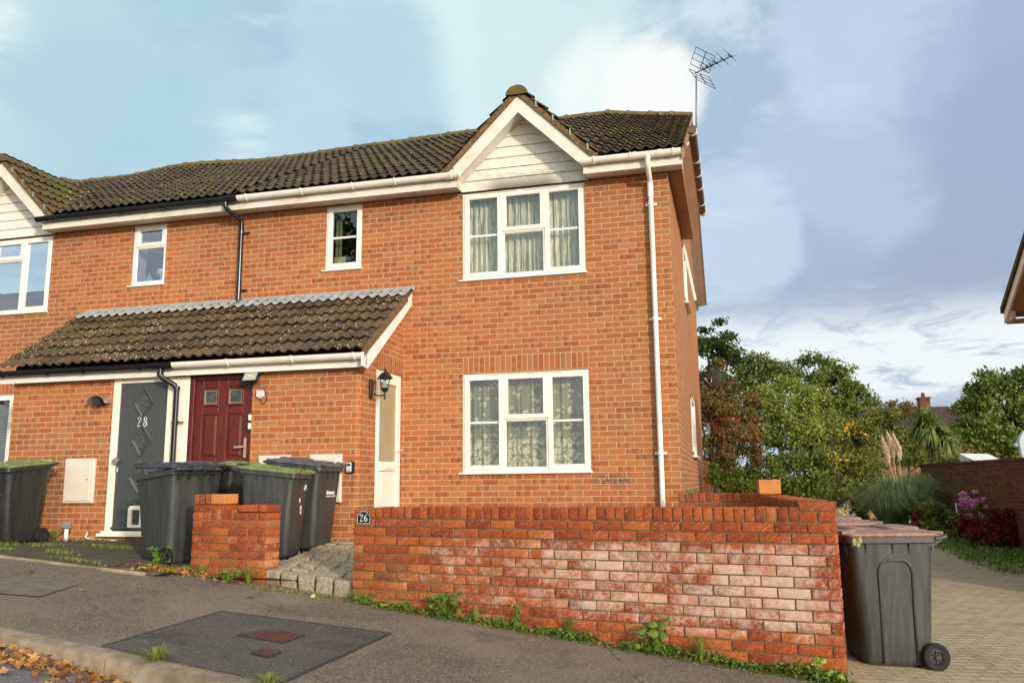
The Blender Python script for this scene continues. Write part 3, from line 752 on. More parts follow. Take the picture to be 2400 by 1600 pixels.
        for z in (4.30, 3.42):
            q = MB(); q.tube([(x+.125, -.065, z-.018), (x+.125, -.065, z+.018)], .042, 14); q.box(x+.125, x+.235, -.045, -.010, z-.010, z+.010); B(q, 'pipe_clip', M['black'], pd, smooth=True, sharp=40)
    return h
H26 = make_house(True); H28 = make_house(False)

# side of the right hand house: boxed eaves, stained gutter, rear eaves, windows
s = MB(); s.prism([(0.0, 4.64), (0.0, 4.62), (.19, 4.60), (.19, 4.64)], 1, .02, 3.3)
s.quad((.0, .02, 4.93), (.235, .02, 4.90), (.235, 4.65, 7.36), (.0, 4.65, 7.36))
sf = B(s, 'side_soffit', M['soffit'], H26, fixn=False)
s = MB(); s.prism([(-.30, 4.66), (-.30, 4.79), (4.62, 7.44), (4.62, 7.30), (0, 4.80)], 0, .205, .232)
B(s, 'verge_board', M['soffit'], sf)
s = MB(); s.prism([(4.65, 7.30), (4.65, 7.42), (9.4, 4.86), (9.4, 4.72)], 0, .205, .235); s.quad((.0, 4.65, 7.25), (.205, 4.65, 7.29), (.205, 9.4, 4.71), (.0, 9.4, 4.67)); B(s, 'rear_verge_board', simple('tan_painted_board', (.46, .31, .21), .7, .3, .1, 5), sf)
s = MB(); s.tube([at(1622, 303, -.20), at(1647, 500, 3.3)], .055, 12); gs = B(s, 'side_gutter', M['brownpipe'], H26, smooth=True, sharp=40)
for t in (0.02, .30, .46, .62, .84, .98):
    a, b = at(1622, 303, -.20), at(1647, 500, 3.3); p = a.lerp(b, t); d = (b-a).normalized()*.02
    q = MB(); q.tube([p-d, p+d], .066, 12); B(q, 'bracket', M['upvc2'], gs, smooth=True, sharp=40)
def side_window(y0, y1, z0, z1, opened):
    f = MB()
    for a, b, c, d in ((y0, y0+.06, z0, z1), (y1-.06, y1, z0, z1), (y0, y1, z0, z0+.06), (y0, y1, z1-.06, z1)): f.box(-.06, .012, a, b, c, d)
    w = B(f, 'window', M['upvc'], H26)
    p = MB(); p.quad((-.02, y0+.06, z0+.06), (-.02, y1-.06, z0+.06), (-.02, y1-.06, z1-.06), (-.02, y0+.06, z1-.06)); B(p, 'pane', M['glass_dark'], w, fixn=False)
    s_ = MB(); s_.box(-.02, .07, y0-.05, y1+.05, z0-.03, z0); B(s_, 'sill', M['upvc'], w)
    if opened:
        o_ = MB(); Mx = Matrix.Translation((.02, 0, z1)) @ Matrix.Rotation(R(-9), 4, 'Y')
        for a, b, c, d in ((y0, y0+.05, z0, z1), (y1-.05, y1, z0, z1), (y0+.05, y1-.05, z0, z0+.05), (y0+.05, y1-.05, z1-.05, z1)): o_.mbox(Mx, -.02, .02, a, b, c-z1, d-z1)
        B(o_, 'open_sash', M['upvc'], w)
side_window(3.35, 4.3, 3.55, 4.55, True); side_window(3.75, 5.2, .98, 2.0, False)

# ---------------------------------------------------------- lean-to porches (shared roof split at the party line)
LZ, LS, LY = 3.25, .70, -1.57
def leanfn(x0):
    k = 1/math.hypot(1, LS); V = math.hypot(LY, LS*LY)
    def fn(u, v, h):
        y = LY*(1-v/V)
        return Vector((x0+u, y-LS*k*h, LZ+LS*y+k*h))
    return fn, V
PX0, PX1 = -8.90, -3.736
def porch(right, h):
    a, b = (XC, -3.60) if right else (-9.07, XC)
    fn, V = leanfn(a)
    if not right: f0_ = fn; fn = lambda u, v, h_: f0_(u*1.008, v, h_-.004)
    t = MB(); tiles(t, b-a, V-.06, fn, gauge=.285, amp=.036)
    pr = build_tiles(t, 'porch_roof', M['tile_low'], h)
    fl = MB(); n = int((b-a)/.025); rows = []
    k = 1/math.hypot(1, LS)
    for i in range(n+1):
        x = a+(b-a)*i/n+(.0 if i < n else .02); p = .036*(0.5-0.5*math.cos(2*PI*(x-a)/.15))**1.6
        low = -.31-.012*math.cos(2*PI*(x-a)/.15)
        rows.append([(x, -.004, 3.30), (x, -.012, LZ+.035), (x, -.07, LZ-LS*.07+.055+p*.4), (x, low, LZ+LS*low+.068+p*.75)])
    vs = [q for r_ in rows for q in r_]; fs = [(i*4+j, (i+1)*4+j, (i+1)*4+j+1, i*4+j+1) for i in range(n) for j in range(3)]
    fl.add(vs, fs)
    if right: fl.add([(b, -.003, 3.30), (b+.035, -.003, 3.30), (b+.03, -.003, 3.24), (b-.005, -.10, LZ-.02), (b+.0, -.22, LZ-.12)], [(0, 1, 2, 3), (0, 3, 4)])
    B(fl, 'lead_flashing', M['lead'], pr, smooth=True, fixn=False)
    # fascia and soffit
    f = MB(); f.box(a+(0 if right else .03), b-(0 if right else 0), -1.512, -1.494, 1.955, 2.12); f.box(a+.03, b-.02, -1.493, -1.40, 1.975, 1.985)
    B(f, 'porch_fascia', M['upvc'], h, bevel=.002)
    # front wall
    w = MB()
    if right: wall_grid(w, -6.11, PX1-.045, -.4, 2.02, [(-6.11, -5.20, -.4, 2.02)], -1.40)
    else: wall_grid(w, PX0, -6.11, -.4, 2.02, [(-7.265, -6.11, -.09, 2.02)], -1.40)
    if right:
        # rounded corner, side wall, door opening
        w.add([(PX1-.045, -1.40, z) for z in (-.4, 2.02)]+[(PX1-.013, -1.387, z) for z in (-.4, 2.02)]+[(PX1, -1.355, z) for z in (-.4, 2.06)], [(0, 2, 3, 1), (2, 4, 5, 3)])
        w.quad((PX1, -1.355, -.4), (PX1, -.89, -.4), (PX1, -.89, 2.25), (PX1, -1.355, 2.19))
        w.add([(PX1, -.89, 2.25), (PX1, 0, 2.25), (PX1, 0, 3.19), (PX1, -1.355, 2.24), (PX1, -1.355, 2.19)], [(0, 1, 2, 3, 4)])
        w.quad((-5.20, -1.40, -.4), (-5.20, -1.27, -.4), (-5.20, -1.27, 2.02), (-5.20, -1.40, 2.02))
    else:
        w.add([(PX0, -1.40, -.4), (PX0, 0, -.4), (PX0, 0, 3.2), (PX0, -1.40, 2.2)], [(0, 1, 2, 3)])
        w.quad((-7.265, -1.40, -.09), (-7.265, -1.27, -.09), (-7.265, -1.27, 2.02), (-7.265, -1.40, 2.02))
    pw = B(w, 'porch_wall', M['brick'], h, uv='w', fixn=False)
    if right:
        s_ = MB(); s_.quad((PX1+.002, -.89, 2.025), (PX1+.002, 0, 2.025), (PX1+.002, 0, 2.25), (PX1+.002, -.89, 2.25)); s_.quad((PX1, -.89, 2.025), (PX1-.1, -.89, 2.025), (PX1-.1, 0, 2.025), (PX1, 0, 2.025))
        B(s_, 'lintel', M['soldier'], pw, uv='soldier', fixn=False)
        # barge board on the right verge
        bb = MB(); bx = -3.60
        bb.prism([(-.02, LZ-.07), (-1.36, LZ-.07-1.36*LS), (-1.45, 2.12), (-1.62, 2.12), (-1.62, 1.955), (-1.46, 1.935), (-.02, 3.02)], 0, bx-.018, bx+.0)
        B(bb, 'bargeboard', M['upvc'], pr, bevel=.002)
        vg = MB(); vg.prism([(-.20, LZ-.14-.075), (-.20, LZ-.14+.03), (-1.57, LZ-1.57*LS+.03), (-1.57, LZ-1.57*LS-.07)], 0, bx-.03, bx+.012); B(vg, 'verge', M['undercloak'], pr)
        sfm = MB(); sfm.quad((bx-.018, -.02, 3.03), (PX1-.02, -.02, 3.03), (PX1-.02, -1.45, 1.97), (bx-.018, -1.45, 1.97)); B(sfm, 'soffit', M['upvc2'], pr, fixn=False)
    gy, gz = -1.575, 2.115
    gm = MB(); gutter(gm, *((a+.06, b) if right else (a, b+.06)), gy, gz); gmn = M['upvc' if right else 'black']
    gg = B(gm, 'porch_gutter', gmn, h, smooth=True, sharp=40)
    for x in ((-5.45, -4.55, -3.72) if right else (-8.93, -8.2, -7.62, -6.75)): q = MB(); gbracket(q, x, gy, gz); B(q, 'bracket', gmn, gg)
    if not right:
        q = MB(); gutter(q, -6.55, -6.25, gy, gz+.005, .064); B(q, 'gutter_outlet', gmn, gg, smooth=True, sharp=40)
        dp = MB(); x = -6.44
        dp.tube([(x, gy, gz-.06), (x, gy, gz-.15), (x+.03, gy+.02, gz-.19), (x+.17, -1.50, gz-.28), (x+.19, -1.48, gz-.33), (x+.19, -1.48, .0)], .034, 14)
        pd = B(dp, 'porch_downpipe', M['black'], h, smooth=True, sharp=40)
        for z in (1.98, 1.80, 1.36): q = MB(); q.tube([(x+(.0 if z > 1.9 else .19), (gy if z > 1.9 else -1.48), z-.02), (x+(.0 if z > 1.9 else .19), (gy if z > 1.9 else -1.48), z+.02)], .042, 14); (q.box(x+.19, x+.30, -1.47, -1.45, z-.008, z+.008) if z < 1.5 else None); B(q, 'pipe_clip', M['black'], pd, smooth=True, sharp=40)
porch(True, H26); porch(False, H28)

# doors -------------------------------------------------------------------
def box_part(name, mat, parent, *b, bevel=.003, **k):
    m_ = MB(); m_.box(*b); return B(m_, name, mat, parent, bevel=bevel, **k)
# number 28: frame, dark leaf with three diamond lights, cat flap, letter plate
f = MB(); f.box(-7.265, -7.165, -1.415, -1.33, -.05, 1.97); f.box(-6.435, -6.335, -1.415, -1.33, -.05, 1.97); f.box(-7.165, -6.435, -1.414, -1.33, 1.90, 1.97)
fr28 = B(f, 'door_frame', M['plaster'], H28, bevel=.004)
box_part('threshold', M['upvc'], fr28, -7.34, -6.30, -1.47, -1.33, -.075, -.035); 
f = MB(); f.box(-7.30, -6.33, -1.44, -1.34, -.034, -.008); B(f, 'weather_bar', M['upvc'], fr28, bevel=.003)
d28 = box_part('front_door', M['greydoor'], H28, -7.163, -6.437, -1.395, -1.345, -.005, 1.898)
f = MB(); f.prism([(-1.43, .02), (-1.43, .035), (-1.395, .06), (-1.395, .02)], 0, -7.163, -6.437); B(f, 'rain_deflector', M['greydoor'], d28)
for zc in (1.635, 1.146, .665):
    xc_, hw, hh = -6.80, .165, .235
    m_ = MB()
    for (sa, sb) in (((-1, 0), (0, 1)), ((0, 1), (1, 0)), ((1, 0), (0, -1)), ((0, -1), (-1, 0))):
        A = lambda s_, k: (xc_+s_[0]*hw*k, zc+s_[1]*hh*k)
        p0, p1, q1, q0 = A(sa, 1), A(sb, 1), A(sb, .66), A(sa, .66); m0, m1 = A(sa, .86), A(sb, .86)
        m_.add([(p0[0], -1.396, p0[1]), (p1[0], -1.396, p1[1]), (m1[0], -1.424, m1[1]), (m0[0], -1.424, m0[1]), (q1[0], -1.398, q1[1]), (q0[0], -1.398, q0[1])], [(0, 1, 2, 3), (3, 2, 4, 5)])
    B(m_, 'diamond_moulding', M['greydoor'], d28)
    m_ = MB(); k = .655
    for sa in (0, 3):  # pale strips on the left edges only: caught light put in as colour
        c4 = [(-1, 0), (0, 1), (1, 0), (0, -1)]; a_, b_ = c4[sa], c4[(sa+1) % 4]
        m_.add([(xc_+a_[0]*hw*k, -1.4, zc+a_[1]*hh*k), (xc_+b_[0]*hw*k, -1.4, zc+b_[1]*hh*k), (xc_+b_[0]*hw*(k-.03), -1.404, zc+b_[1]*hh*(k-.03)), (xc_+a_[0]*hw*(k-.03), -1.404, zc+a_[1]*hh*(k-.03))], [(0, 1, 2, 3)])
    B(m_, 'glazing_edge', M['meter'], d28)
    m_ = MB(); m_.add([(xc_-hw*.63, -1.3985, zc), (xc_, -1.3985, zc-hh*.63), (xc_+hw*.63, -1.3985, zc), (xc_, -1.3985, zc+hh*.63)], [(0, 1, 2, 3)]); B(m_, 'diamond_light', M['diamond'], d28, fixn=False)
f = MB(); f.box(-6.97, -6.66, -1.415, -1.395, .325, .395); B(f, 'letter_plate', M['greydoor'], d28, bevel=.006)
f = MB(); o_, i_ = rrect(.118, .150, .05, 0, 5), rrect(.062, .095, .012, 0, 5)
def ringface(mb, outer, inner, y0, cx, cz, lip=.02, back=0):
    n = len(outer)
    P = lambda q, y: (cx+q.x, y, cz+q.y)
    mb.add([P(q, y0+lip) for q in outer]+[P(q*.96, y0) for q in outer]+[P(q, y0) for q in inner]+[P(q, y0+lip+back) for q in inner],
           [(r_*n+i, r_*n+(i+1) % n, (r_+1)*n+(i+1) % n, (r_+1)*n+i) for r_ in range(3) for i in range(n)])
ringface(f, o_, i_, -1.425, -6.80, .165, .03, .0); cf = B(f, 'cat_flap', M['upvc'], d28, smooth=True, sharp=35)
f = MB(); f.quad((-6.862, -1.398, .07), (-6.738, -1.398, .07), (-6.738, -1.398, .26), (-6.862, -1.398, .26)); B(f, 'flap', M['diamond'], cf, fixn=False)
f = MB(); f.mbox(Matrix.Translation((-7.13, -1.45, .885)) @ Matrix.Rotation(R(38), 4, 'Y') @ Matrix.Rotation(R(20), 4, 'Z'), -.035, .035, -.03, .03, -.035, .035); f.box(-7.155, -7.12, -1.42, -1.395, .74, .80); B(f, 'door_handle', M['chrome'], d28, bevel=.004)
# digits drawn as ribbons with thick and thin strokes
DIG = {'2': [[(-.42, .55, .12), (-.40, .80, .16), (-.15, .98, .12), (.12, .98, .14), (.36, .78, .22), (.32, .50, .22), (.05, .18, .14), (-.25, -.30, .08), (-.46, -.82, .08)], [(-.48, -.88, .16), (-.1, -.84, .20), (.25, -.92, .18), (.48, -.80, .10), (.50, -.62, .04)]],
       '8': [[(0, .98, .10), (-.30, .86, .18), (-.36, .55, .22), (-.20, .28, .2), (.12, .02, .22), (.38, -.30, .24), (.36, -.72, .2), (0, -.97, .12), (-.36, -.78, .16), (-.42, -.42, .18), (-.22, -.08, .1), (.12, .18, .08), (.32, .50, .12), (.26, .85, .14), (0, .98, .10)]],
       '6': [[(.40, .92, .06), (.10, .88, .10), (-.20, .62, .18), (-.40, .20, .24), (-.44, -.35, .26), (-.26, -.82, .2), (.02, -.96, .12), (.32, -.80, .2), (.42, -.38, .24), (.28, -.02, .18), (.02, .08, .10), (-.30, -.10, .06)]]}
def digit(mb, ch, O, ex, ez, en, h, w, th=.006):
    # O origin (centre), ex/ez unit axes, en outward normal
    for st in DIG[ch]:
        pts = []
        for (a, b) in zip(st, st[1:]):
            for i in range(5): t = i/5; pts.append(tuple(a[k]+(b[k]-a[k])*t for k in range(3)))
        pts.append(st[-1])
        for _ in range(3): pts = [pts[0]]+[tuple((pts[i-1][k]+2*pts[i][k]+pts[i+1][k])/4 for k in range(3)) for i in range(1, len(pts)-1)]+[pts[-1]]
        L1, L2 = [], []
        for i, p in enumerate(pts):
            q0, q1 = pts[max(0, i-1)], pts[min(len(pts)-1, i+1)]
            dx, dy = (q1[0]-q0[0])*w, (q1[1]-q0[1])*h; n = math.hypot(dx, dy) or 1
            nx, ny = -dy/n, dx/n; ww = p[2]*w*.55
            L1.append((p[0]*w+nx*ww, p[1]*h+ny*ww)); L2.append((p[0]*w-nx*ww, p[1]*h-ny*ww))
        P = lambda q, e: Vector(O)+Vector(ex)*q[0]+Vector(ez)*q[1]+Vector(en)*e
        for i in range(len(pts)-1):
            mb.add([P(L1[i], th), P(L1[i+1], th), P(L2[i+1], th), P(L2[i], th), P(L1[i], 0), P(L1[i+1], 0), P(L2[i+1], 0), P(L2[i], 0)], [(0, 1, 2, 3), (0, 4, 5, 1), (3, 2, 6, 7)])
for k, ch in enumerate('28'):
    f = MB(); digit(f, ch, (-6.845+.088*k, -1.3955, 1.385), (1, 0, 0), (0, 0, 1), (0, -1, 0), .062, .058); B(f, 'door_numeral', M['silver'], d28)
# the wide cream post between the doors
box_part('door_post', M['plaster'], H28, -6.333, -6.112, -1.408, -1.30, -.10, 1.955)
# mahogany door
f = MB(); f.box(-6.11, -6.055, -1.39, -1.30, -.08, 1.96); f.box(-5.245, -5.20, -1.385, -1.30, -.08, 1.96); f.box(-6.055, -5.245, -1.385, -1.30, 1.90, 1.96)
fr = B(f, 'door_frame', M['reddoor'], H26, bevel=.004)
d26 = MB(); d26.box(-6.053, -5.247, -1.335, -1.30, -.06, 1.898); d26 = B(d26, 'front_door', M['reddoor'], H26)
f = MB()
for a, b in ((-6.053, -5.945), (-5.715, -5.585), (-5.355, -5.247)): f.box(a, b, -1.352, -1.334, -.06, 1.898)
for a, b in ((-5.945, -5.715), (-5.585, -5.355)):
    for c, d in ((-.06, .12), (.80, .90), (1.455, 1.555), (1.80, 1.898)): f.box(a, b, -1.352, -1.334, c, d)
B(f, 'stiles_and_rails', M['reddoor'], d26, bevel=.004)
for a, b in ((-5.945, -5.715), (-5.585, -5.355)):
    for c, d in ((.12, .80), (.90, 1.455)):
        f = MB(); f.loft([[(a+.02, -1.335, c+.02), (b-.02, -1.335, c+.02), (b-.02, -1.335, d-.02), (a+.02, -1.335, d-.02)], [(a+.045, -1.347, c+.045), (b-.045, -1.347, c+.045), (b-.045, -1.347, d-.045), (a+.045, -1.347, d-.045)]]); B(f, 'raised_panel', M['reddoor'], d26)
    f = MB(); c, d = 1.575, 1.785; frame_rect(f, a-.005, b+.005, c-.012, d+.012, .03, -1.362, -1.34); B(f, 'glazing_frame', M['reddoor'], d26, bevel=.006)
    f = MB(); frame_rect(f, a+.025, b-.025, c+.018, d-.018, .008, -1.351, -1.34); B(f, 'glazing_edge', M['brass'], d26)
    f = MB(); f.quad((a+.025, -1.345, c+.018), (b-.025, -1.345, c+.018), (b-.025, -1.345, d-.018), (a+.025, -1.345, d-.018)); B(f, 'door_light', M['diamond'], d26, fixn=False)
f = MB(); f.box(-5.318, -5.285, -1.362, -1.350, .90, 1.145); f.tube([(-5.302, -1.365, 1.03), (-5.302, -1.40, 1.03), (-5.33, -1.405, 1.03), (-5.42, -1.40, 1.025)], [.010, .010, .016, .020], 10); B(f, 'door_handle', M['brass'], d26, bevel=0, smooth=True, sharp=40)
# white side door in the porch's side wall (X = PX1)
def yb(name, mat, parent, y0, y1, z0, z1, xa, xb, bevel=.003):
    m_ = MB(); m_.box(xa, xb, y0, y1, z0, z1); return B(m_, name, mat, parent, bevel=bevel)
f = MB(); X = PX1
for a, b, c, d in ((-.888, -.83, -.12, 2.02), (-.075, -.017, -.12, 2.02), (-.83, -.075, 1.95, 2.02)): f.box(X-.09, X-.018, a, b, c, d)
sfr = B(f, 'side_door_frame', M['upvc'], H26, bevel=.004)
f = MB()
for a, b, c, d in ((-.828, -.765+.01, -.10, 1.948), (-.165, -.078, -.10, 1.948), (-.755, -.165, 1.86, 1.948), (-.755, -.165, .72, .84), (-.755, -.165, -.10, .05)): f.box(X-.07, X-.005, a, b, c, d)
sd = B(f, 'side_door', M['upvc'], H26, bevel=.006)
f = MB(); f.quad((X-.03, -.755, .84), (X-.03, -.165, .84), (X-.03, -.165, 1.86), (X-.03, -.755, 1.86)); B(f, 'door_light', M['frost'], sd, fixn=False)
yb('door_panel', M['upvc'], sd, -.755, -.165, .05, .72, X-.06, X-.025)
yb('letter_plate', M['upvc'], sd, -.58, -.30, .745, .815, X-.006, X+.012, .006)
f = MB(); f.box(X-.006, X+.006, -.135, -.105, .86, 1.06); f.tube([(X, -.12, 1.0), (X+.05, -.12, 1.0), (X+.055, -.16, 1.0), (X+.05, -.25, .995)], .010, 8); B(f, 'door_handle', M['upvc2'], sd)
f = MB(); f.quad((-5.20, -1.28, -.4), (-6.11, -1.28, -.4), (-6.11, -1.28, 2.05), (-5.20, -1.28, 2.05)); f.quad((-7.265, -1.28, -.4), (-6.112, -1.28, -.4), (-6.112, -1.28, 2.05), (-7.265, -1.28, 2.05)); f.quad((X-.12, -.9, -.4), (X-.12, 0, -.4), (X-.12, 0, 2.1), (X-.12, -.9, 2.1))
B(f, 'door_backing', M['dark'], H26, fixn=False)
# ------------------------------------------------------------------ ground surfaces
def pz(x, y): 
    x = max(x, -6.6); return -.448-.08445*(x+2.65)+.03*(y+3.77)
def kerb_y(x):
    s = x+4.23
    return -5.92-.118*s-(.012*s*s if -1 < s < 12 else .012)+(.0 if s > -1 else .0)
def drive_z(x, y):
    d = -.82-.05*(min(x, 9)-1.3)+.02*(min(y, 22)+4.3); w = max(0, min(1, (y+4.4)/1.5)); return pz(x, y)*(1-w)+d*w
def sheet(name, xs, ys, zf, mat, kind='structure', inside=None, uv=None, label=None, cat=None):
    vs = [(x, y, zf(x, y)) for y in ys for x in xs]; n = len(xs); fs = []
    for j in range(len(ys)-1):
        for i in range(n-1):
            c = ((xs[i]+xs[i+1])/2, (ys[j]+ys[j+1])/2)
            if inside and not inside(*c): continue
            fs.append((j*n+i, j*n+i+1, (j+1)*n+i+1, (j+1)*n+i))
    me = bpy.data.meshes.new(name); me.from_pydata(vs, [], fs); me.materials.append(mat)
    if uv: autouv(me, uv)
    me.shade_smooth()
    o = bpy.data.objects.new(name, me); COL.objects.link(o); tag(o, label, cat, kind=kind); return o
def lin(a, b, n): return [a+(b-a)*i/n for i in range(n+1)]
sheet('ground', [-400, -60, -20, -6, 0, 6, 20, 60, 400], [-400, -60, -20, -8, 0, 12, 30, 60, 400], lambda x, y: -1.35 if y < 12 else -1.1, M['soil'])
def un(x, y, a=.004): return a*mnoise.noise(Vector((x*1.3, y*1.3, 2)))
# pavement: strip between the kerb and the plots (follows the kerb curve)
xs = lin(-16, 16, 128); vs = []; fs = []; nv = 22
for i, x in enumerate(xs):
    k = kerb_y(x)-.0
    top = (-3.42 if x > -5.05 else -3.80) if x < -2.66 else (-3.769-(x+2.66)*.1711 if x < 1.30 else -4.40)
    for j in range(nv+1):
        y = k+(top+.06-k)*j/nv; vs.append((x, y, pz(x, y)+un(x, y)))
for i in range(len(xs)-1):
    for j in range(nv): a = i*(nv+1)+j; fs.append((a, a+nv+1, a+nv+2, a+1))
me = bpy.data.meshes.new('pavement'); me.from_pydata(vs, [], fs); me.materials.append(M['asphalt']); me.shade_smooth()
o = bpy.data.objects.new('pavement', me); COL.objects.link(o); tag(o, kind='structure')
# kerb stones
kb = MB(); x = -14.0; KW = .135
while x < 12:
    x1 = x+.905
    def prof(xx, e):
        y = kerb_y(xx); z = pz(xx, y)
        return [(xx+e, y+.002, z+.004), (xx+e, y-KW+.03, z+.002), (xx+e, y-KW+.008, z-.008), (xx+e, y-KW-.004, z-.03), (xx+e, y-KW-.012, z-.24), (xx+e, y+.002, z-.24)]
    rings = [prof(x+(x1-x)*k/4, 0) for k in range(5)]; rings[0] = prof(x, .004); rings[-1] = prof(x1, -.004)
    kb.loft(rings); x = x1
kb.build('kerb', M['kerb'], smooth=True, sharp=30); tag(bpy.data.objects['kerb'], kind='structure')
def road_z(x, y): k = kerb_y(x)-KW; return pz(x, k)-.105+.012*min(3, max(0, k-y))
vs = []; fs = []; xs = lin(-30, 30, 90); nv = 20
for x in xs:
    k = kerb_y(max(-16, min(14, x)))-KW-.002
    for j in range(nv+1):
        y = k-9*(j/nv)**1.5; vs.append((x, y, road_z(max(-16, min(14, x)), y)))
for i in range(len(xs)-1):
    for j in range(nv): a = i*(nv+1)+j; fs.append((a, a+1, a+nv+2, a+nv+1))
me = bpy.data.meshes.new('road'); me.from_pydata(vs, [], fs); me.materials.append(M['road']); me.shade_smooth()
o = bpy.data.objects.new('road', me); COL.objects.link(o); tag(o, kind='structure')
def flat_poly(name, pts, mat, dz=.005, label=None, cat=None, kind=None, zf=pz, n=8):
    a, b, c, d = [Vector((p[0], p[1], 0)) for p in pts]; vs = []; fs = []
    for j in range(n+1):
        for i in range(n+1):
            p = a.lerp(b, i/n).lerp(d.lerp(c, i/n), j/n); vs.append((p.x, p.y, zf(p.x, p.y)+un(p.x, p.y)+dz))
    for j in range(n):
        for i in range(n): q = j*(n+1)+i; fs.append((q, q+1, q+n+2, q+n+1))
    me = bpy.data.meshes.new(name); me.from_pydata(vs, [], fs); me.materials.append(mat); me.shade_smooth()
    o = bpy.data.objects.new(name, me); COL.objects.link(o); tag(o, label, cat, kind=kind); return o
flat_poly('pavement_repair', [(-3.33, -6.00), (-1.96, -6.19), (-1.89, -4.74), (-3.30, -4.75)], M['patch'], kind='structure')
sm = MB(); PP = [(-3.335, -6.00), (-3.305, -4.745), (-1.885, -4.735), (-1.955, -6.19)]
for a, b in zip(PP, PP[1:]):
    for i in range(12):
        p, q = [Vector((a[0]+(b[0]-a[0])*k/12, a[1]+(b[1]-a[1])*k/12, 0)) for k in (i, i+1)]
        sm.tube([Vector((p.x+un(p.x*9, p.y*9, .008), p.y, pz(p.x, p.y)+.001)), Vector((q.x+un(q.x*9, q.y*9, .008), q.y, pz(q.x, q.y)+.001))], .009, 6)
o = sm.build('repair_seam', simple('black_seam_tar', (.035, .032, .032), .6, .3, .3, 30), fixn=False); tag(o, kind='structure')
def cover(pts, label):
    h = MB(); P = [Vector((p[0], p[1], pz(*p)+.007)) for p in pts]
    h.add([p+Vector((0, 0, .006)) for p in P]+P, [(0, 1, 2, 3), (0, 4, 5, 1), (1, 5, 6, 2), (2, 6, 7, 3), (3, 7, 4, 0)])
    o = h.build('utility_cover', M['castiron'], bevel=0); tag(o, label, 'utility cover')
    fm = MB()
    for a, b in ((0, 1), (1, 2), (2, 3), (3, 0)): fm.tube([P[a]+Vector((0, 0, .003)), P[b]+Vector((0, 0, .003))], .008, 6)
    W(fm.build('frame', bpy.data.materials['black_seam_tar'], o, fixn=False))
    nx = 9
    r_ = MB()
    for i in range(1, nx):
        a = P[0].lerp(P[1], i/nx); b = P[3].lerp(P[2], i/nx); up = Vector((0, 0, .009)); d = (P[1]-P[0]).normalized()*.006
        r_.add([a-d+up, a+d+up, b+d+up, b-d+up], [(0, 1, 2, 3)])
    W(r_.build('tread_pattern', M['castiron'], o, fixn=False))
cover([(-2.76, -5.36), (-2.40, -5.38), (-2.375, -5.13), (-2.64, -5.115)], 'larger rusty red iron cover set in the dark asphalt patch')
cover([(-2.436, -5.715), (-2.296, -5.745), (-2.292, -5.60), (-2.416, -5.567)], 'small rusty iron cover nearest the kerb in the dark asphalt patch')
flat_poly('paving_slab', [(-6.4, -5.30), (-4.74, -5.06), (-4.887, -4.48), (-6.4, -4.72)], M['slab'], .010, kind='structure')
# front plots
def edge_y(x): return -3.80 if x < -2.66 else -3.77
def plot_z(x, y):
    t = max(0, min(1, (y+3.8)/2.3))**2; e = pz(x, -3.8)+.004
    if x > -4.6: e = max(e, -.25-.04*max(0, x+3.66))
    return e*(1-t)+(-.115)*t
sheet('driveway', lin(-14, -4.55, 60), lin(-3.79, -1.36, 20), lambda x, y: plot_z(x, y)+un(x, y, .012), M['drive'])
sheet('front_garden', lin(-4.55, 1.05, 40), lin(-4.1, .05, 24), lambda x, y: (plot_z(x, y)-.055 if x < -2.66 else -.19)+un(x, y, .012), M['soil'], inside=lambda x, y: y > (-3.50 if x < -2.66 else -3.60-(x+2.66)*.1711))
dk = MB(); dk.tube([(x, -3.80, pz(x, -3.8)+.008) for x in lin(-14, -4.75, 20)], .022, 6); o = dk.build('driveway_edging', M['kerb'], smooth=True); tag(o, kind='structure')
dk = MB(); dk.tube([(-5.5, -1.9, plot_z(-5.5, -1.9)+.006), (-4.9, -3.75, plot_z(-4.9, -3.75)+.004)], .018, 6)
xs = lin(1.0, 14, 52); ys = lin(-4.42, 36, 110)
sheet('block_paved_drive', xs, ys, lambda x, y: drive_z(x, y)+un(x, y, .01), M['pavers'],
      uv=lambda c, n: (c.x*.94+c.y*.34, -c.x*.34+c.y*.94), inside=lambda x, y: x > 1.27 or y > -4.3)
# granite sett path up to the side door
st = MB(); A0, A1, B0, B1 = Vector((-3.69, -3.50, 0)), Vector((-2.675, -3.735, 0)), Vector((-4.1, -1.45, 0)), Vector((-3.0, -1.45, 0))
rs_ = random.Random(3); rows = 11
for j in range(rows):
    t0, t1 = j/rows, (j+1)/rows; nc = 5; off = rs_.uniform(-.03, .03)
    for i in range(nc):
        s0, s1 = max(0, i/nc+(off if i else 0)), min(1, (i+1)/nc+(off if i < nc-1 else 0)); g = .010
        P = lambda s_, t_: A0.lerp(A1, s_).lerp(B0.lerp(B1, s_), t_)
        c = [P(s0+g, t0+.008), P(s1-g, t0+.008), P(s1-g, t1-.008), P(s0+g, t1-.008)]
        ztop = lambda p: (-.243-.05*(p.x+3.66))*(1-max(0, (p.y+3.6)/2.1))+(-.10)*max(0, (p.y+3.6)/2.1)
        dz = rs_.uniform(-.012, .010); zt = [ztop(p)+dz+rs_.uniform(-.006, .006) for p in c]
        zb = [(pz(p.x, p.y)-.05 if j == 0 else z_-.09) for p, z_ in zip(c, zt)]
        cc_ = sum(c, Vector())/4
        st.add([(*(cc_+(p-cc_)*1.0).xy, z_) for p, z_ in zip(c, zb)]+[(*(cc_+(p-cc_)*.97).xy, z_) for p, z_ in zip(c, zt)], [(3, 2, 1, 0), (4, 5, 6, 7), (0, 1, 5, 4), (1, 2, 6, 5), (2, 3, 7, 6), (3, 0, 4, 7)])
o = st.build('sett_path', M['sett'], bevel=.022, seg=3, smooth=True); tag(o, kind='structure')
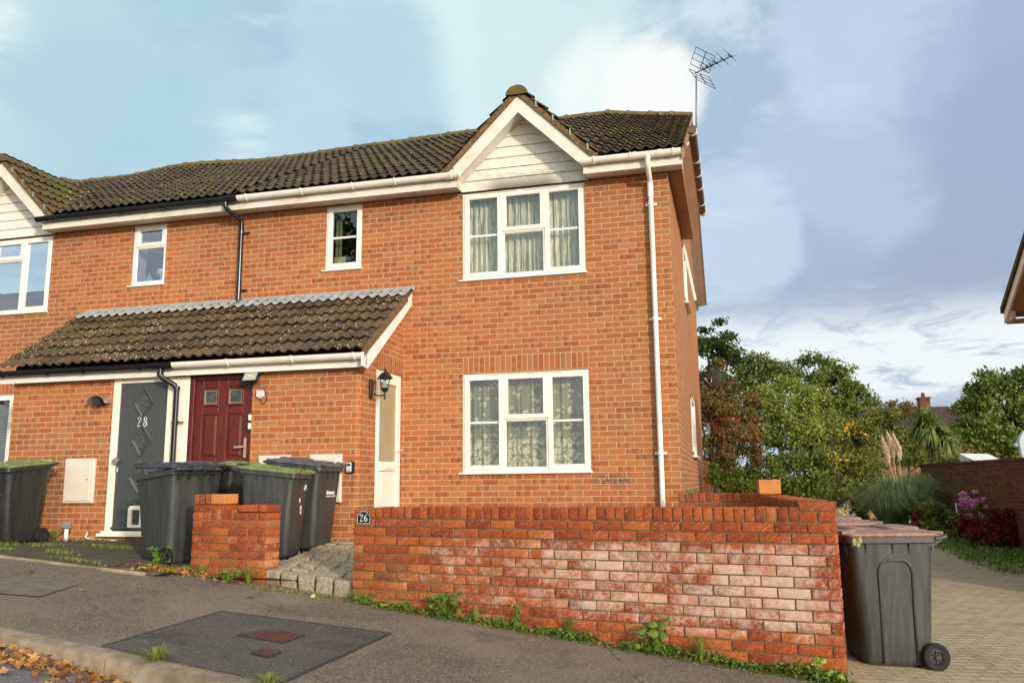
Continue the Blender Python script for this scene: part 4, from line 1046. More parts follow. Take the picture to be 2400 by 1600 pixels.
md = o.modifiers.new('sub', 'SUBSURF'); md.levels = md.render_levels = 2; md.subdivision_type = 'SIMPLE'
tx = bpy.data.textures.new('rough', 'CLOUDS'); tx.noise_scale = .06; tx.noise_depth = 3
md = o.modifiers.new('disp', 'DISPLACE'); md.texture = tx; md.strength = .022; md.texture_coords = 'GLOBAL'
# loose gravel under the bins
gv = MB(); rg_ = random.Random(5)
for _ in range(520):
    x = rg_.uniform(-4.5, -3.45); y = rg_.uniform(-3.35, -1.5); s = rg_.uniform(.008, .019)
    if x > -3.72-.17*(y+3.4)+.1: continue
    z = plot_z(x, y)-.05+.03; Mx = Matrix.Translation((x, y, z)) @ Matrix.Rotation(rg_.uniform(0, 6), 4, Vector((rg_.random(), rg_.random(), rg_.random()+.1)).normalized()); gv.mbox(Mx, -s, s, -s*.7, s*.7, -s*.5, s*.5)
o = gv.build('gravel', M['gravel'], bevel=.003); tag(o, 'loose grey gravel round the bins beside the sett path', 'gravel', kind='stuff')

# ------------------------------------------------------------------ real brick walls
def frame(O, ang): return Matrix.Translation(O) @ Matrix.Rotation(ang, 4, 'Z')
def brickbox(mb, Mx, u0, u1, y0, y1, z0, z1, rr, j=.0025):
    a = [rr.uniform(-j, j) for _ in range(3)]
    T = Mx @ Matrix.Translation(((u0+u1)/2+a[0], (y0+y1)/2+a[1], (z0+z1)/2+a[2]*.4)) @ Matrix.Rotation(rr.uniform(-.012, .012), 4, 'Y') @ Matrix.Rotation(rr.uniform(-.008, .008), 4, 'Z')
    hx, hy, hz = (u1-u0)/2, (y1-y0)/2, (z1-z0)/2
    mb.mbox(T, -hx, hx, -hy, hy, -hz, hz)
def courses(mb, Mx, L_, ztops, thick, rr, first=0):
    for r_, zt in enumerate(ztops):
        par = (r_+first) % 2
        js = [0]+([.1125+.225*i for i in range(40)] if par else [.225*(i+1) for i in range(40)])
        js = [q for q in js if q < L_-.05]+[L_]
        for a, b in zip(js, js[1:]):
            brickbox(mb, Mx, a+(.005 if a else 0), b-(.005 if b < L_ else 0), 0, thick, zt-.070, zt-.005, rr)
def coping(mb, Mx, u0, u1, zb, thick, rr, h=.1025, skip=()):
    n = round((u1-u0)/.075)
    for i in range(n):
        if i in skip: continue
        a = u0+(u1-u0)*i/n; b = u0+(u1-u0)*(i+1)/n
        dz = rr.uniform(-.006, .003); e = rr.uniform(-.006, .004)
        brickbox(mb, Mx, a+.005, b-.005, e, thick, zb+.004, zb+h+dz, rr)
rr = random.Random(11)
ang = R(-9.7097); BL = 4.012
gw = empty('garden_wall', (-.66, -4.0, -.62), 'long red brick garden wall with pale salt stains and a brick-on-edge coping', 'wall')
FM = frame((-2.659, -3.769, 0), ang)
def wallobj(mb, name, mat, parent, Mx, **k):
    # mesh kept in the wall's own frame so that the stain pattern follows the wall
    o = mb.build(name, mat, parent, **k); o.matrix_parent_inverse = wm(parent).inverted() @ Mx; return o
I4 = Matrix.Identity(4)
mb = MB(); courses(mb, I4, BL, [.253-.075*i for i in range(16)], .215, rr, 0)
bw = wallobj(mb, 'brickwork', M['wallbrick'], gw, FM, bevel=.0055, seg=2, smooth=True, sharp=45)
mb = MB(); mb.box(.012, BL-.012, .012, .203, -.98, .340); wallobj(mb, 'mortar', M['mortar'], gw, FM)
mb = MB(); coping(mb, I4, .228, BL-.235, .253, .215, rr); wallobj(mb, 'coping', M['wallbrick'], gw, FM, bevel=.007, seg=2, smooth=True, sharp=45)
mb = MB()
for a, b, c, d in ((0, .222, .258, .325), (BL-.232, BL-.12, .258, .325), (BL-.11, BL+.003, .258, .325), (BL-.232, BL+.003, .333, .398)): brickbox(mb, I4, a, b, 0, .215, c, d, rr)
wallobj(mb, 'end_bricks', M['wallbrick'], gw, FM, bevel=.006, seg=2, smooth=True, sharp=45)
# return wall along the drive and cross wall back to the house corner
SM = frame((1.285, -4.20, 0), R(93.5))      # u runs away from the street, +y of the frame points into the garden
mb = MB(); courses(mb, I4, 3.05, [.298-.075*i for i in range(16)], .215, rr, 1); s2 = empty('return_wall', (1.2, -2.7, -.7), 'short brick wall beside the drive with an orange brick standing on its far end', 'wall')
wallobj(mb, 'brickwork', M['wallbrick'], s2, SM, bevel=.005, smooth=True, sharp=45)
mb = MB(); mb.box(.01, 3.04, .012, .203, -.98, .385); wallobj(mb, 'mortar', M['mortar'], s2, SM)
mb = MB(); coping(mb, I4, .0, 2.82, .298, .215, rr); wallobj(mb, 'coping', M['wallbrick'], s2, SM, bevel=.006, smooth=True, sharp=45)
mb = MB(); brickbox(mb, I4, 2.83, 3.05, 0, .215, .303, .398, rr); wallobj(mb, 'end_bricks', M['wallbrick'], s2, SM, bevel=.006)
mb = MB(); brickbox(mb, I4, 2.83, 3.05, 0, .225, .405, .555, rr); wallobj(mb, 'end_block', simple('orange_brick', (.52, .20, .065), .85, .2, .15, 20), s2, SM, bevel=.006)
CM = frame((.01, -.93, 0), R(-1)); s3 = empty('cross_wall', (.5, -.9, -.2), 'low brick wall joining the corner of the house to the wall beside the drive', 'wall')
mb = MB(); courses(mb, I4, 1.07, [.312-.075*i for i in range(9)], .215, rr, 0); wallobj(mb, 'brickwork', M['wallbrick'], s3, CM, bevel=.005)
mb = MB(); mb.box(.01, 1.06, .012, .203, -.3, .40); wallobj(mb, 'mortar', M['mortar'], s3, CM)
mb = MB(); coping(mb, I4, .0, 1.07, .312, .215, rr); wallobj(mb, 'coping', M['wallbrick'], s3, CM, bevel=.006)
# broken stub of wall by the left hand bins
PA = R(-8); PW = .89
PMx = frame((-3.67-PW*math.cos(PA), -3.53-PW*math.sin(PA), 0), PA)
s4 = empty('wall_stub', (-4.1, -3.4, -.36), 'short broken stub of brick wall with an uneven top beside the setts', 'wall')
mb = MB(); courses(mb, I4, PW, [.222-.073*i for i in range(10)], .215, rr, 1)
for a, b, c, d in ((.5, .66, .228, .293), (.67, .78, .228, .293), (.79, .89, .228, .293), (.56, .79, .301, .366), (.80, .89, .301, .366), (.0, .20, .301, .366), (.21, .38, .301, .366), (.0, .12, .228, .293), (.13, .22, .228, .293)): brickbox(mb, I4, a, b, 0, .215, c, d, rr)
for i in range(5): a = .235+i*.064*.95; brickbox(mb, I4, a, a+.052, 0, .215, .228, .300 if i < 1 else .322, rr)
for i in range(2): pass
wallobj(mb, 'brickwork', M['wallbrick'], s4, PMx, bevel=.006, seg=2, smooth=True, sharp=45)
mb = MB(); mb.box(.008, PW-.008, .010, .205, -.6, .285); mb.box(.008, .37, .01, .2, .285, .36); wallobj(mb, 'mortar', M['mortar'], s4, PMx)
mb = MB()
for i in range(3): brickbox(mb, I4, .005+i*.068, .060+i*.068, 0, .2, .374, .470, rr)
wallobj(mb, 'top_bricks', M['wallbrick'], s4, PMx, bevel=.006)
mb = MB(); brickbox(mb, I4, .21, .385, .0, .20, .372, .470, rr); wallobj(mb, 'orange_cap_brick', bpy.data.materials['orange_brick'], s4, PMx, bevel=.012, seg=3, smooth=True)

# slate number sign on the left end of the garden wall
sg = MB(); n_ = 14; out_ = [(-.07, -.055), (.07, -.055), (.07, .020)]
out_ += [(.045+.0*math.cos(a), .028) for a in (0,)]+[(.045*math.cos(PI*k/n_), .030+.028*math.sin(PI*k/n_)) for k in range(n_+1)]+[(-.07, .020)]
def signface(mb, pts, y0, y1): mb.prism([(x, z) for x, z in pts], 1, y0, y1)
signface(sg, out_, -.010, -.001)
so_ = empty('house_number_sign', (0, 0, 0), 'small black arched sign with the white number 26 on the end of the garden wall', 'sign')
so_.matrix_world = FM @ Matrix.Translation((.118, -.003, .262)); so_.location = (FM @ Vector((.118, -.003, .262))); so_.rotation_euler = (0, 0, ang)
b_ = sg.build('plate', M['signblack'], so_)
tm_ = MB(); k = .91
for i in range(len(out_)):
    a, b = out_[i], out_[(i+1) % len(out_)]
    if (Vector(a)-Vector(b)).length < 1e-5: continue
    tm_.add([(a[0]*.97, -.0115, a[1]*.97), (b[0]*.97, -.0115, b[1]*.97), (b[0]*k, -.0115, b[1]*k), (a[0]*k, -.0115, a[1]*k)], [(0, 1, 2, 3)])
tm_.build('white_border', M['white'], so_, fixn=False)
for i_, ch in enumerate('26'):
    f = MB(); digit(f, ch, (-.022+.044*i_, -.0105, -.004), (1, 0, 0), (0, 0, 1), (0, -1, 0), .030, .030, .0015); f.build('numeral', M['white'], so_)
# ------------------------------------------------------------------ wheelie bins
def arc_ridge(mb, y, sgn, w0, w1, z0, z1, r=.012):
    pts = []
    for p in [(-w0, z0), (-w0*.97, z0+(z1-z0)*.5), (-w1, z1-.10)]: pts.append(p)
    for k in range(1, 6): a = PI-PI/2*k/6; pts.append((-w1+.09+.09*math.cos(a), z1-.10+.10*math.sin(a)))
    pts.append((0, z1)); pts += [(-x, z) for x, z in pts[::-1][1:]]
    return pts
def half(z):   # half sizes of the body at height z
    t = z/.93
    return .245+.065*t, .222+.050*t
def make_bin(name, loc, psi, body, lidm, label, scale=1.0, lid_open=0, arch=False, logo=None, hubs=True, group='wheelie bins', fall=.105):
    b = empty(name, loc, label, 'wheelie bin', psi, group); b.scale = (scale,)*3
    def slope(mb):      # the rim and lid fall towards the front
        mb.v = [(p[0], p[1], p[2]-fall*p[0]*max(0, min(1, (p[2]-.45)/.4))) for p in mb.v]
    # body: +x is the front
    m_ = MB(); rings = []
    for z, dr in ((.025, -.022), (.04, -.006), (.07, 0), (.25, 0), (.5, 0), (.75, 0), (.90, 0), (.93, .0)):
        hx, hy = half(z); rings.append(rrect(hx+dr, hy+dr, .055+.02*(1-z), z, 5, cx=-.012*(1-z/.93)))
    m_.loft(rings)
    slope(m_); bo = m_.build('body', body, b, smooth=True, sharp=50)
    if arch:
        for sg_ in (-1, 1):
            a_ = MB(); P = []
            for x, z in arc_ridge(a_, 0, 1, .125, .125, .05, .80): P.append((x-.01, sg_*(half(z)[1]+.001), z))
            a_.tube(P, .011, 8); a_.build('moulded_arch', body, b, smooth=True)
    m_ = MB(); rings = [rrect(.33, .282, .05, .918, 5), rrect(.338, .290, .05, .925, 5), rrect(.338, .290, .05, .972, 5), rrect(.325, .278, .05, .975, 5), rrect(.31, .26, .05, .95, 5)]
    m_.loft(rings, caps=False); slope(m_); m_.build('rim', body, b, smooth=True, sharp=40)
    m_ = MB()
    for sg_ in (-1, 1):
        for x in (-.12, .0, .2): m_.prism([(sg_*.272, .925), (sg_*.288, .925), (sg_*(half(.86)[1]), .84)], 0, x-.003, x+.003)
    m_.box(-.30, .30, -.270, -.268, .90, .925); m_.box(-.30, .30, .268, .270, .90, .925); m_.box(.300, .304, -.268, .268, .90, .925)
    for y in (-.18, -.06, .06, .18): m_.prism([(.303, .925), (.335, .925), (.304, .80)], 1, y-.003, y+.003)
    slope(m_); m_.build('rim_webs', body, b)
    # handle and hinge lugs at the back
    m_ = MB(); m_.tube([(-.325, -.27, .95), (-.40, -.27, .965), (-.415, -.24, .965), (-.415, .24, .965), (-.40, .27, .965), (-.325, .27, .95)], .016, 8)
    for y in (-.20, -.07, .07, .20): m_.prism([(-.32, .86), (-.32, .985), (-.40, .990), (-.425, .965), (-.405, .935), (-.345, .90)], 1, y-.008, y+.008)
    slope(m_); m_.build('handle', body, b, smooth=True, sharp=45)
    # lid, hinged at the back
    lid = MB()
    def ring(hx, hy, z, r=.06, cx=0): return rrect(hx, hy, r, z, 5, cx=cx)
    lid.loft([ring(.345, .297, .968), ring(.350, .302, .975), ring(.350, .302, .990), ring(.335, .288, 1.002), ring(.29, .245, 1.014), ring(.10, .08, 1.020)])
    lid.loft([rrect(.135, .215, .05, 1.008, 4, cx=-.13), rrect(.12, .20, .05, 1.036, 4, cx=-.13), rrect(.10, .18, .04, 1.040, 4, cx=-.13)])
    lid.loft([rrect(.085, .19, .03, 1.008, 4, cx=.19), rrect(.075, .17, .03, 1.028, 4, cx=.19), rrect(.06, .15, .03, 1.031, 4, cx=.19)])
    # lip with the two hand grips at the front corners
    for sg_ in (-1, 1):
        lid.loft([[Vector((x, sg_*y, z)) for x, y, z in ((.27, .29, .99), (.27, .29, 1.03), (.27, .20, 1.03), (.27, .20, .99))], [Vector((x, sg_*y, z)) for x, y, z in ((.375, .285, .985), (.375, .285, 1.012), (.375, .20, 1.012), (.375, .20, .985))]])
    for y in (-.135, .135): lid.box(-.43, -.33, y-.045, y+.045, .975, 1.0)
    Ml = Matrix.Translation((-.40, 0, .97)) @ Matrix.Rotation(-R(lid_open), 4, 'Y') @ Matrix.Translation((.40, 0, -.97))
    lid.v = [tuple(Ml @ Vector(p)) for p in lid.v]
    slope(lid); lo = lid.build('lid', lidm, b, bevel=.004, smooth=True, sharp=40)
    for sg_ in (-1, 1):
        w = MB(); T = Matrix.Translation((-.255, sg_*.255, .10)) @ Matrix.Rotation(PI/2, 4, 'X')
        w.lathe([(.058, -.024), (.088, -.026), (.098, -.018), (.102, 0), (.098, .018), (.088, .026), (.058, .024), (.055, .0), (.058, -.024)], 28, T)
        wo = w.build('wheel', M['rubber'], b, smooth=True, sharp=35)
        hb = MB(); hb.lathe([(.058, -.018), (.050, -.020), (.048, -.006), (.0, -.006)], 24, T); hb.lathe([(.058, .018), (.050, .020), (.048, .006), (.0, .006)], 24, T)
        for k in range(8):
            a = 2*PI*k/8; Tm = T @ Matrix.Rotation(a, 4, 'Z'); hb.mbox(Tm, .008, .050, -.003, .003, -.016, .016)
        hb.lathe([(.0, -.024), (.012, -.024), (.014, .0), (.012, .024), (.0, .024)], 10, T)
        hb.build('hub', M['hub'], wo, smooth=True, sharp=35)
    return b
def text_part(s, size, Mx, mat, parent, name='lettering', ext=.001, sx=1.0, bold=.0):
    cu = bpy.data.curves.new(name, 'FONT'); cu.body = s; cu.size = size; cu.extrude = ext; cu.align_x = 'CENTER'; cu.offset = bold
    to = bpy.data.objects.new(name+'_src', cu); COL.objects.link(to)
    dg = bpy.context.evaluated_depsgraph_get(); me = bpy.data.meshes.new_from_object(to.evaluated_get(dg)); bpy.data.objects.remove(to)
    me.transform(Mx @ Matrix.Diagonal((sx, 1, 1, 1))); me.materials.clear(); me.materials.append(mat)
    o = bpy.data.objects.new(name, me); COL.objects.link(o); o.parent = parent; return o
def side_logo(b, face, x, z, size):
    # council lettering; face: 'front' (+x), 'left' (+y), 'right' (-y)
    hx, hy = half(z)
    if face == 'front': Mx = Matrix.Translation((hx+.003, x, z)) @ Matrix.Rotation(R(90), 4, 'Z') @ Matrix.Rotation(R(86), 4, 'X')
    elif face == 'left': Mx = Matrix.Translation((x, hy+.003, z)) @ Matrix.Rotation(R(180), 4, 'Z') @ Matrix.Rotation(R(87), 4, 'X')
    else: Mx = Matrix.Translation((x, -hy-.003, z)) @ Matrix.Rotation(R(87), 4, 'X')
    text_part('Havant', size, Mx, M['white'], b, 'council_name', bold=.0015)
    text_part('BOROUGH COUNCIL', size*.36, Mx @ Matrix.Translation((0, -size*.52, 0)), M['white'], b, 'council_subtitle')
    g = MB()
    for k in range(4): g.box(-.5*size-.02+k*.016*size/.06-.9*size, -.5*size-.014+k*.016*size/.06-.9*size, -.001, .001, 0, size*(.45+.2*(k % 2)))
    g.v = [tuple(Mx @ Vector((p[0], p[2], p[1]))) for p in g.v]; g.build('council_emblem', M['white'], b)
gz_ = lambda x, y: plot_z(x, y)
bH = make_bin('wheelie_bin', (1.70, -3.52, -.848), R(193), M['bin'], M['lid_brown'], 'charcoal bin with brown lid and side arch, its wheel showing beside the drive', arch=True, fall=.0)
bI = make_bin('wheelie_bin', (1.40, -2.74, -.81), R(193), M['bin_black'], M['lid_brown'], 'bin with brown lid mostly hidden behind the right end of the garden wall', arch=True, fall=.0)
bE = make_bin('wheelie_bin', (-4.17, -2.52, -.225), R(9), M['bin'], M['lid_green'], 'charcoal bin with green lid and white oval sticker between the wall stub and setts', .95)
bF = make_bin('wheelie_bin', (-4.17, -1.84, -.185), R(-2), M['bin'], M['lid_grey'], 'charcoal bin with grey brown lid and white lettering in front of the meter box', 1.0)
bB = make_bin('wheelie_bin', (-5.17, -2.86, -.262), R(162), M['bin'], M['lid_navy'], 'charcoal bin with a navy lid propped slightly open left of the wall stub', .98, lid_open=7)
bC = make_bin('wheelie_bin', (-5.47, -2.27, -.20), R(172), M['bin'], M['lid_grey'], 'charcoal bin with grey lid squeezed behind the navy lidded one', .97)
bG = make_bin('wheelie_bin', (-5.38, -1.69, -.165), R(180), M['bin_black'], M['lid_green'], 'dark bin with rounded green lid in front of the mahogany door', .95)
bA = make_bin('wheelie_bin', (-8.08, -2.09, -.140), R(266), M['bin_black'], M['lid_green'], 'black bin with green lid and white council lettering at the far left', .99)
bZ = make_bin('wheelie_bin', (-8.72, -2.75, -.15), R(266), M['bin_black'], M['lid_grey'], 'bin at the far left edge of which only the wheel rim shows', .98)
side_logo(bA, 'front', .0, .64, .085); side_logo(bF, 'front', .05, .63, .060)
# stickers on the green lidded bin
s = MB(); hx = half(.55)[0]; s.add([(hx+.004+.0*k, .04+.030*math.cos(2*PI*k/20), .54+.052*math.sin(2*PI*k/20)) for k in range(20)], [tuple(range(20))]); s.build('oval_sticker', M['white'], bE)
s = MB(); s.add([(hx+.007, .04+.012*math.cos(2*PI*k/10), .535+.020*math.sin(2*PI*k/10)) for k in range(10)], [tuple(range(10))]); s.build('sticker_mark', M['bin_black'], bE)
s = MB()
for (y, z) in ((-.02, .64), (-.01, .655), (.10, .77), (.115, .80), (.15, .775), (.155, .80)): s.box(half(z)[0]+.002, half(z)[0]+.006, y-.006, y+.006, z-.018, z+.018)
s.build('scraped_numerals', M['white'], bE)

# ------------------------------------------------------------------ meter boxes, lamps and small fittings on the walls
def meter(x0, x1, z0, z1, label, win=False, group='meter boxes on the porch walls'):
    r_ = empty('meter_box', ((x0+x1)/2, -1.40, z0), label, 'meter box', group=group)
    m_ = MB(); m_.loft([[Vector(p) for p in ((x0, -1.402, z0), (x1, -1.402, z0), (x1, -1.402, z1), (x0, -1.402, z1))], [Vector(p) for p in ((x0, -1.435, z0), (x1, -1.435, z0), (x1, -1.435, z1), (x0, -1.435, z1))], [Vector(p) for p in ((x0+.012, -1.447, z0+.012), (x1-.012, -1.447, z0+.012), (x1-.012, -1.447, z1-.02), (x0+.012, -1.447, z1-.02))]])
    B(m_, 'case', M['meter'], r_, bevel=.003)
    d_ = MB(); d_.box(x0+.03, x1-.045, -1.456, -1.446, z0+.03, z1-.045); d_ = B(d_, 'door', M['meter'], r_, bevel=.005)
    k = MB(); k.tube([(x1-.085, -1.455, (z0+z1)/2+.02), (x1-.085, -1.460, (z0+z1)/2+.02)], .012, 10); B(k, 'lock', M['chrome'], d_)
    if win: k = MB(); k.box(x1-.15, x1-.065, -1.461, -1.455, z0+.19, z0+.245); B(k, 'reading_window', M['signblack'], d_)
meter(-7.925, -7.460, .345, .925, 'cream meter box on the left porch wall beside the dark grey door')
meter(-4.36, -3.93, .34, .918, 'cream meter box behind the grey lidded bin, right of its neighbour', True)
meter(-5.06, -4.62, .34, .917, 'cream meter box behind the green lidded bin, only its top showing')
m_ = MB(); m_.box(-8.36, -8.17, -1.42, -1.402, .86, .915); o = m_.build('vent_cover', M['meter'], bevel=.004); tag(o, 'small cream wall plate just above the far left green lid', 'wall plate')
# hooded wall light by number 28
r_ = empty('wall_light', (-7.45, -1.40, 1.66), 'wall light with curved steel hood left of the dark grey door', 'lamp')
m_ = MB(); n_ = 14; vs = []
for k in range(n_+1):
    a = R(12)+R(156)*k/n_; 
    for rr_, y in ((.155, -1.40), (.155, -1.53), (.148, -1.53), (.148, -1.40)): vs.append((-7.45+rr_*math.cos(a), y, 1.615+rr_*.85*math.sin(a)))
m_.add(vs, [(k*4+j, k*4+(j+1) % 4, (k+1)*4+(j+1) % 4, (k+1)*4+j) for k in range(n_) for j in range(4)]); B(m_, 'hood', M['chrome'], r_, smooth=True, sharp=40)
m_ = MB(); m_.tube([(-7.45, -1.41, 1.665), (-7.45, -1.52, 1.655)], [.055, .05], 16); B(m_, 'lamp_body', M['hub'], r_, smooth=True, sharp=40)
# flood light with junction box
r_ = empty('flood_light', (-5.17, -1.40, 1.87), 'square flood light tilted down from the porch eaves by the mahogany door', 'lamp')
Mf = Matrix.Translation((-5.17, -1.50, 1.895)) @ Matrix.Rotation(R(-30), 4, 'X')
m_ = MB(); m_.mbox(Mf, -.115, .115, -.018, .018, -.08, .08); B(m_, 'case', M['signblack'], r_, bevel=.006)
m_ = MB(); m_.mbox(Mf, -.09, .09, -.022, -.017, -.062, .062); B(m_, 'lens', simple('lamp_lens', (.44, .43, .36), .3, .5, .05), r_, bevel=.002)
m_ = MB(); m_.mbox(Mf, -.03, .03, -.025, -.021, -.018, .018); B(m_, 'led_chip', simple('led_chip', (.62, .58, .36), .4), r_)
m_ = MB(); m_.box(-5.19, -5.15, -1.49, -1.40, 1.86, 1.90); B(m_, 'bracket', M['signblack'], r_)
m_ = MB(); m_.tube([(-5.13, -1.47, 1.83), (-5.07, -1.44, 1.78), (-4.99, -1.42, 1.70), (-4.985, -1.42, 1.60), (-5.02, -1.42, 1.56), (-5.06, -1.42, 1.58), (-5.07, -1.42, 1.63)], .005, 6); B(m_, 'cable', M['black'], r_, smooth=True)
r_ = MB(); r_.box(-5.125, -5.02, -1.445, -1.402, 1.645, 1.735); r_.box(-5.10, -5.045, -1.44, -1.402, 1.63, 1.645); o = r_.build('junction_box', M['meter'], bevel=.008); tag(o, 'small cream junction box with looped cable under the flood light', 'junction box')
# lantern on the porch corner
r_ = empty('carriage_lantern', (PX1, -1.08, 1.70), 'black coach lantern on a curved arm beside the white side door', 'lamp')
m_ = MB(); Bp = [(-1.135, 1.88), (-1.085, 1.895), (-1.03, 1.86), (-1.03, 1.70), (-1.075, 1.625), (-1.13, 1.66)]
m_.prism([(y, z-.03) for y, z in Bp], 0, PX1+.002, PX1+.03); B(m_, 'wall_plate', M['signblack'], r_, bevel=.006)
lx = PX1+.175; ly = -1.02
m_ = MB(); m_.tube([(PX1+.02, -1.08, 1.70), (PX1+.07, -1.06, 1.655), (lx-.03, ly-.01, 1.65), (lx, ly, 1.665)], .010, 8)
T = Matrix.Translation((lx, ly, 0)); m_.lathe([(0, 1.60), (.013, 1.605), (.016, 1.618), (.008, 1.63), (.012, 1.66), (.010, 1.69), (.03, 1.70), (.045, 1.725), (.050, 1.745), (.0, 1.745)], 12, T); B(m_, 'arm', M['signblack'], r_, smooth=True, sharp=40)
m_ = MB(); n6 = 6
for k in range(n6):
    a = 2*PI*k/n6; m_.tube([(lx+.048*math.cos(a), ly+.048*math.sin(a), 1.74), (lx+.070*math.cos(a), ly+.070*math.sin(a), 1.865)], .004, 5)
m_.lathe([(.072, 1.862), (.105, 1.862), (.112, 1.872), (.095, 1.88), (.075, 1.915), (.05, 1.935), (.02, 1.945), (.012, 1.965), (.017, 1.975), (.008, 1.99), (.004, 2.015), (0, 2.02)], 6, T)
B(m_, 'cap_and_bars', M['signblack'], r_)
m_ = MB(); m_.lathe([(.047, 1.745), (.068, 1.862)], 6, T); B(m_, 'lantern_glass', glassmat('lantern_glass', .06), r_)
m_ = MB(); m_.lathe([(.014, 1.745), (.014, 1.78), (.02, 1.80), (.022, 1.83), (.012, 1.85), (0, 1.855)], 10, T); B(m_, 'bulb', M['white'], r_, smooth=True)
# key safe
r_ = empty('key_safe', (-3.82, -1.40, .68), 'black and silver key safe on the brick beside the meter box', 'key safe')
m_ = MB(); m_.loft([[Vector((p.x-3.82, y, p.y+.755)) for p in rrect(.048*k, .072*k, .018, 0, 4)] for y, k in ((-1.402, 1), (-1.435, 1), (-1.447, .9))]); B(m_, 'rubber_cover', M['rubber'], r_, smooth=True, sharp=40)
m_ = MB(); m_.loft([[Vector((p.x-3.826, y, p.y+.757)) for p in rrect(.033, .058, .012, 0, 4)] for y in (-1.44, -1.453)]); B(m_, 'silver_front', M['silver'], r_, bevel=.002)
m_ = MB(); m_.box(-3.848, -3.804, -1.457, -1.452, .775, .80); m_.box(-3.848, -3.804, -1.456, -1.452, .712, .717); B(m_, 'keypad', M['signblack'], r_)
# door bells
for k, z in enumerate((1.36, 1.25)):
    m_ = MB(); m_.box(-5.235, -5.20, -1.42, -1.388, z, z+.075); o = m_.build('door_bell', M['upvc'], bevel=.004)
    tag(o, ('upper' if k == 0 else 'lower')+' small white door bell on the right jamb of the mahogany door', 'door bell')
# garden spot light on a post
r_ = empty('garden_light', (-7.62, -1.66, -.14), 'small grey square headed garden light on a white post by the threshold', 'lamp')
m_ = MB(); m_.tube([(-7.62, -1.66, -.15), (-7.62, -1.66, .03)], .026, 12); B(m_, 'post', M['upvc'], r_, smooth=True, sharp=40)
m_ = MB(); m_.mbox(Matrix.Translation((-7.60, -1.68, .085)) @ Matrix.Rotation(R(12), 4, 'Z'), -.055, .055, -.02, .02, -.04, .04); B(m_, 'lamp_head', M['chrome'], r_, bevel=.004)
m_ = MB(); m_.tube([(-7.42, -1.52, -.02), (-7.43, -1.54, -.07), (-7.40, -1.56, -.09), (-7.3, -1.56, -.10), (-6.9, -1.60, -.12)], .010, 8); o = m_.build('waste_pipe', M['upvc'], smooth=True); tag(o, 'thin white pipe curling under the white threshold of the grey door', 'pipe')

# ------------------------------------------------------------------ satellite dish and aerial
dc = at(1668, 886, 8.6)
r_ = empty('satellite_dish', (0, 8.6, 2.85), 'dark satellite dish on the far end of the side wall', 'satellite dish')
T = Matrix.Translation(dc) @ Matrix.Rotation(R(-28), 4, 'Z') @ Matrix.Rotation(R(78), 4, 'X')
m_ = MB(); m_.lathe([(0, .0), (.08, -.006), (.15, -.022), (.20, -.042), (.225, -.055), (.23, -.052), (.20, -.036), (.15, -.016), (.0, .006)], 28, T); B(m_, 'reflector', simple('dark_mesh_dish', (.045, .042, .040), .6, .4, .2, 40), r_, smooth=True, sharp=60)
m_ = MB(); m_.tube([(0.0, 8.6, dc.z-.0), (.14, 8.62, dc.z), tuple(dc)], .018, 8); B(m_, 'bracket', M['signblack'], r_, smooth=True)
m_ = MB(); p = T @ Vector((.0, -.20, -.03)); q = T @ Vector((.0, -.10, .28)); m_.tube([p, q], .008, 6); m_.tube([q, q-Vector((0, -.05, 0))], .022, 10); m_.tube([T @ Vector((0, .02, .02)), T @ Vector((.02, -.13, .03))], .010, 6); B(m_, 'feed_arm', M['chrome'], r_, smooth=True)
YA = 4.6
A_ = lambda x, y, dy=0: at(x, y, YA+dy)
r_ = empty('tv_aerial', tuple(A_(1632, 318)), 'television aerial on a thin mast at the right end of the roof ridge', 'aerial')
MT = simple('aerial_metal', (.05, .048, .05), .5, .5, .3, 30, metal=.3)
m_ = MB(); m_.tube([A_(1632, 332), A_(1632, 178)], .016, 8); B(m_, 'mast', simple('galvanised_mast', (.22, .22, .22), .45, .5, .3, 30, metal=.4), r_, smooth=True)
m_ = MB(); m_.tube([A_(1612, 337, -.3), A_(1634, 313, -.02)], .012, 8); m_.tube([A_(1606, 343, -.35), A_(1612, 337, -.3)], .03, 8); B(m_, 'mast_stay', M['upvc2'], r_, smooth=True)
m_ = MB(); m_.tube([A_(1629, 172), A_(1716, 131, -.25)], .011, 8)
bo = B(m_, 'boom', MT, r_, smooth=True)
for k, (x, y, s_) in enumerate(((1713, 131, 1), (1695, 139, .98), (1679, 147, .85), (1667, 152, .7), (1658, 157, .62), (1650, 161, .6))):
    m_ = MB(); dy = -.25*(x-1629)/87; c = A_(x, y, dy)
    for sx, sy in ((-17, -15), (13, 14)): m_.tube([A_(x+sx*.28*s_, y+sy*.28*s_, dy), A_(x+sx*s_, y+sy*s_, dy+(.08 if sx > 0 else -.08))], .0045, 5)
    for sx, sy in ((-15, 1), (13, 0)): m_.tube([c, A_(x+sx*s_, y+sy*s_, dy+(.12 if sx > 0 else -.12))], .0035, 5)
    m_.tube([A_(x-6*s_, y-4*s_, dy), A_(x, y+2, dy), A_(x+5*s_, y+4*s_, dy)], .014, 6)
    B(m_, 'director', MT, r_)
def grid(p00, p10, p11, p01, nr, dy):
    m_ = MB(); P = [A_(*p, d) for p, d in ((p00, dy), (p10, dy+.2), (p11, 0.1), (p01, 0))]
    for i in range(nr+1): m_.tube([P[0].lerp(P[3], i/nr), P[1].lerp(P[2], i/nr)], .006, 5)
    for a, b in ((0, 3), (1, 2)): m_.tube([P[a], P[b]], .006, 5)
    m_.tube([P[0].lerp(P[1], .52), P[3].lerp(P[2], .52)], .009, 5)
    B(m_, 'reflector', MT, r_)
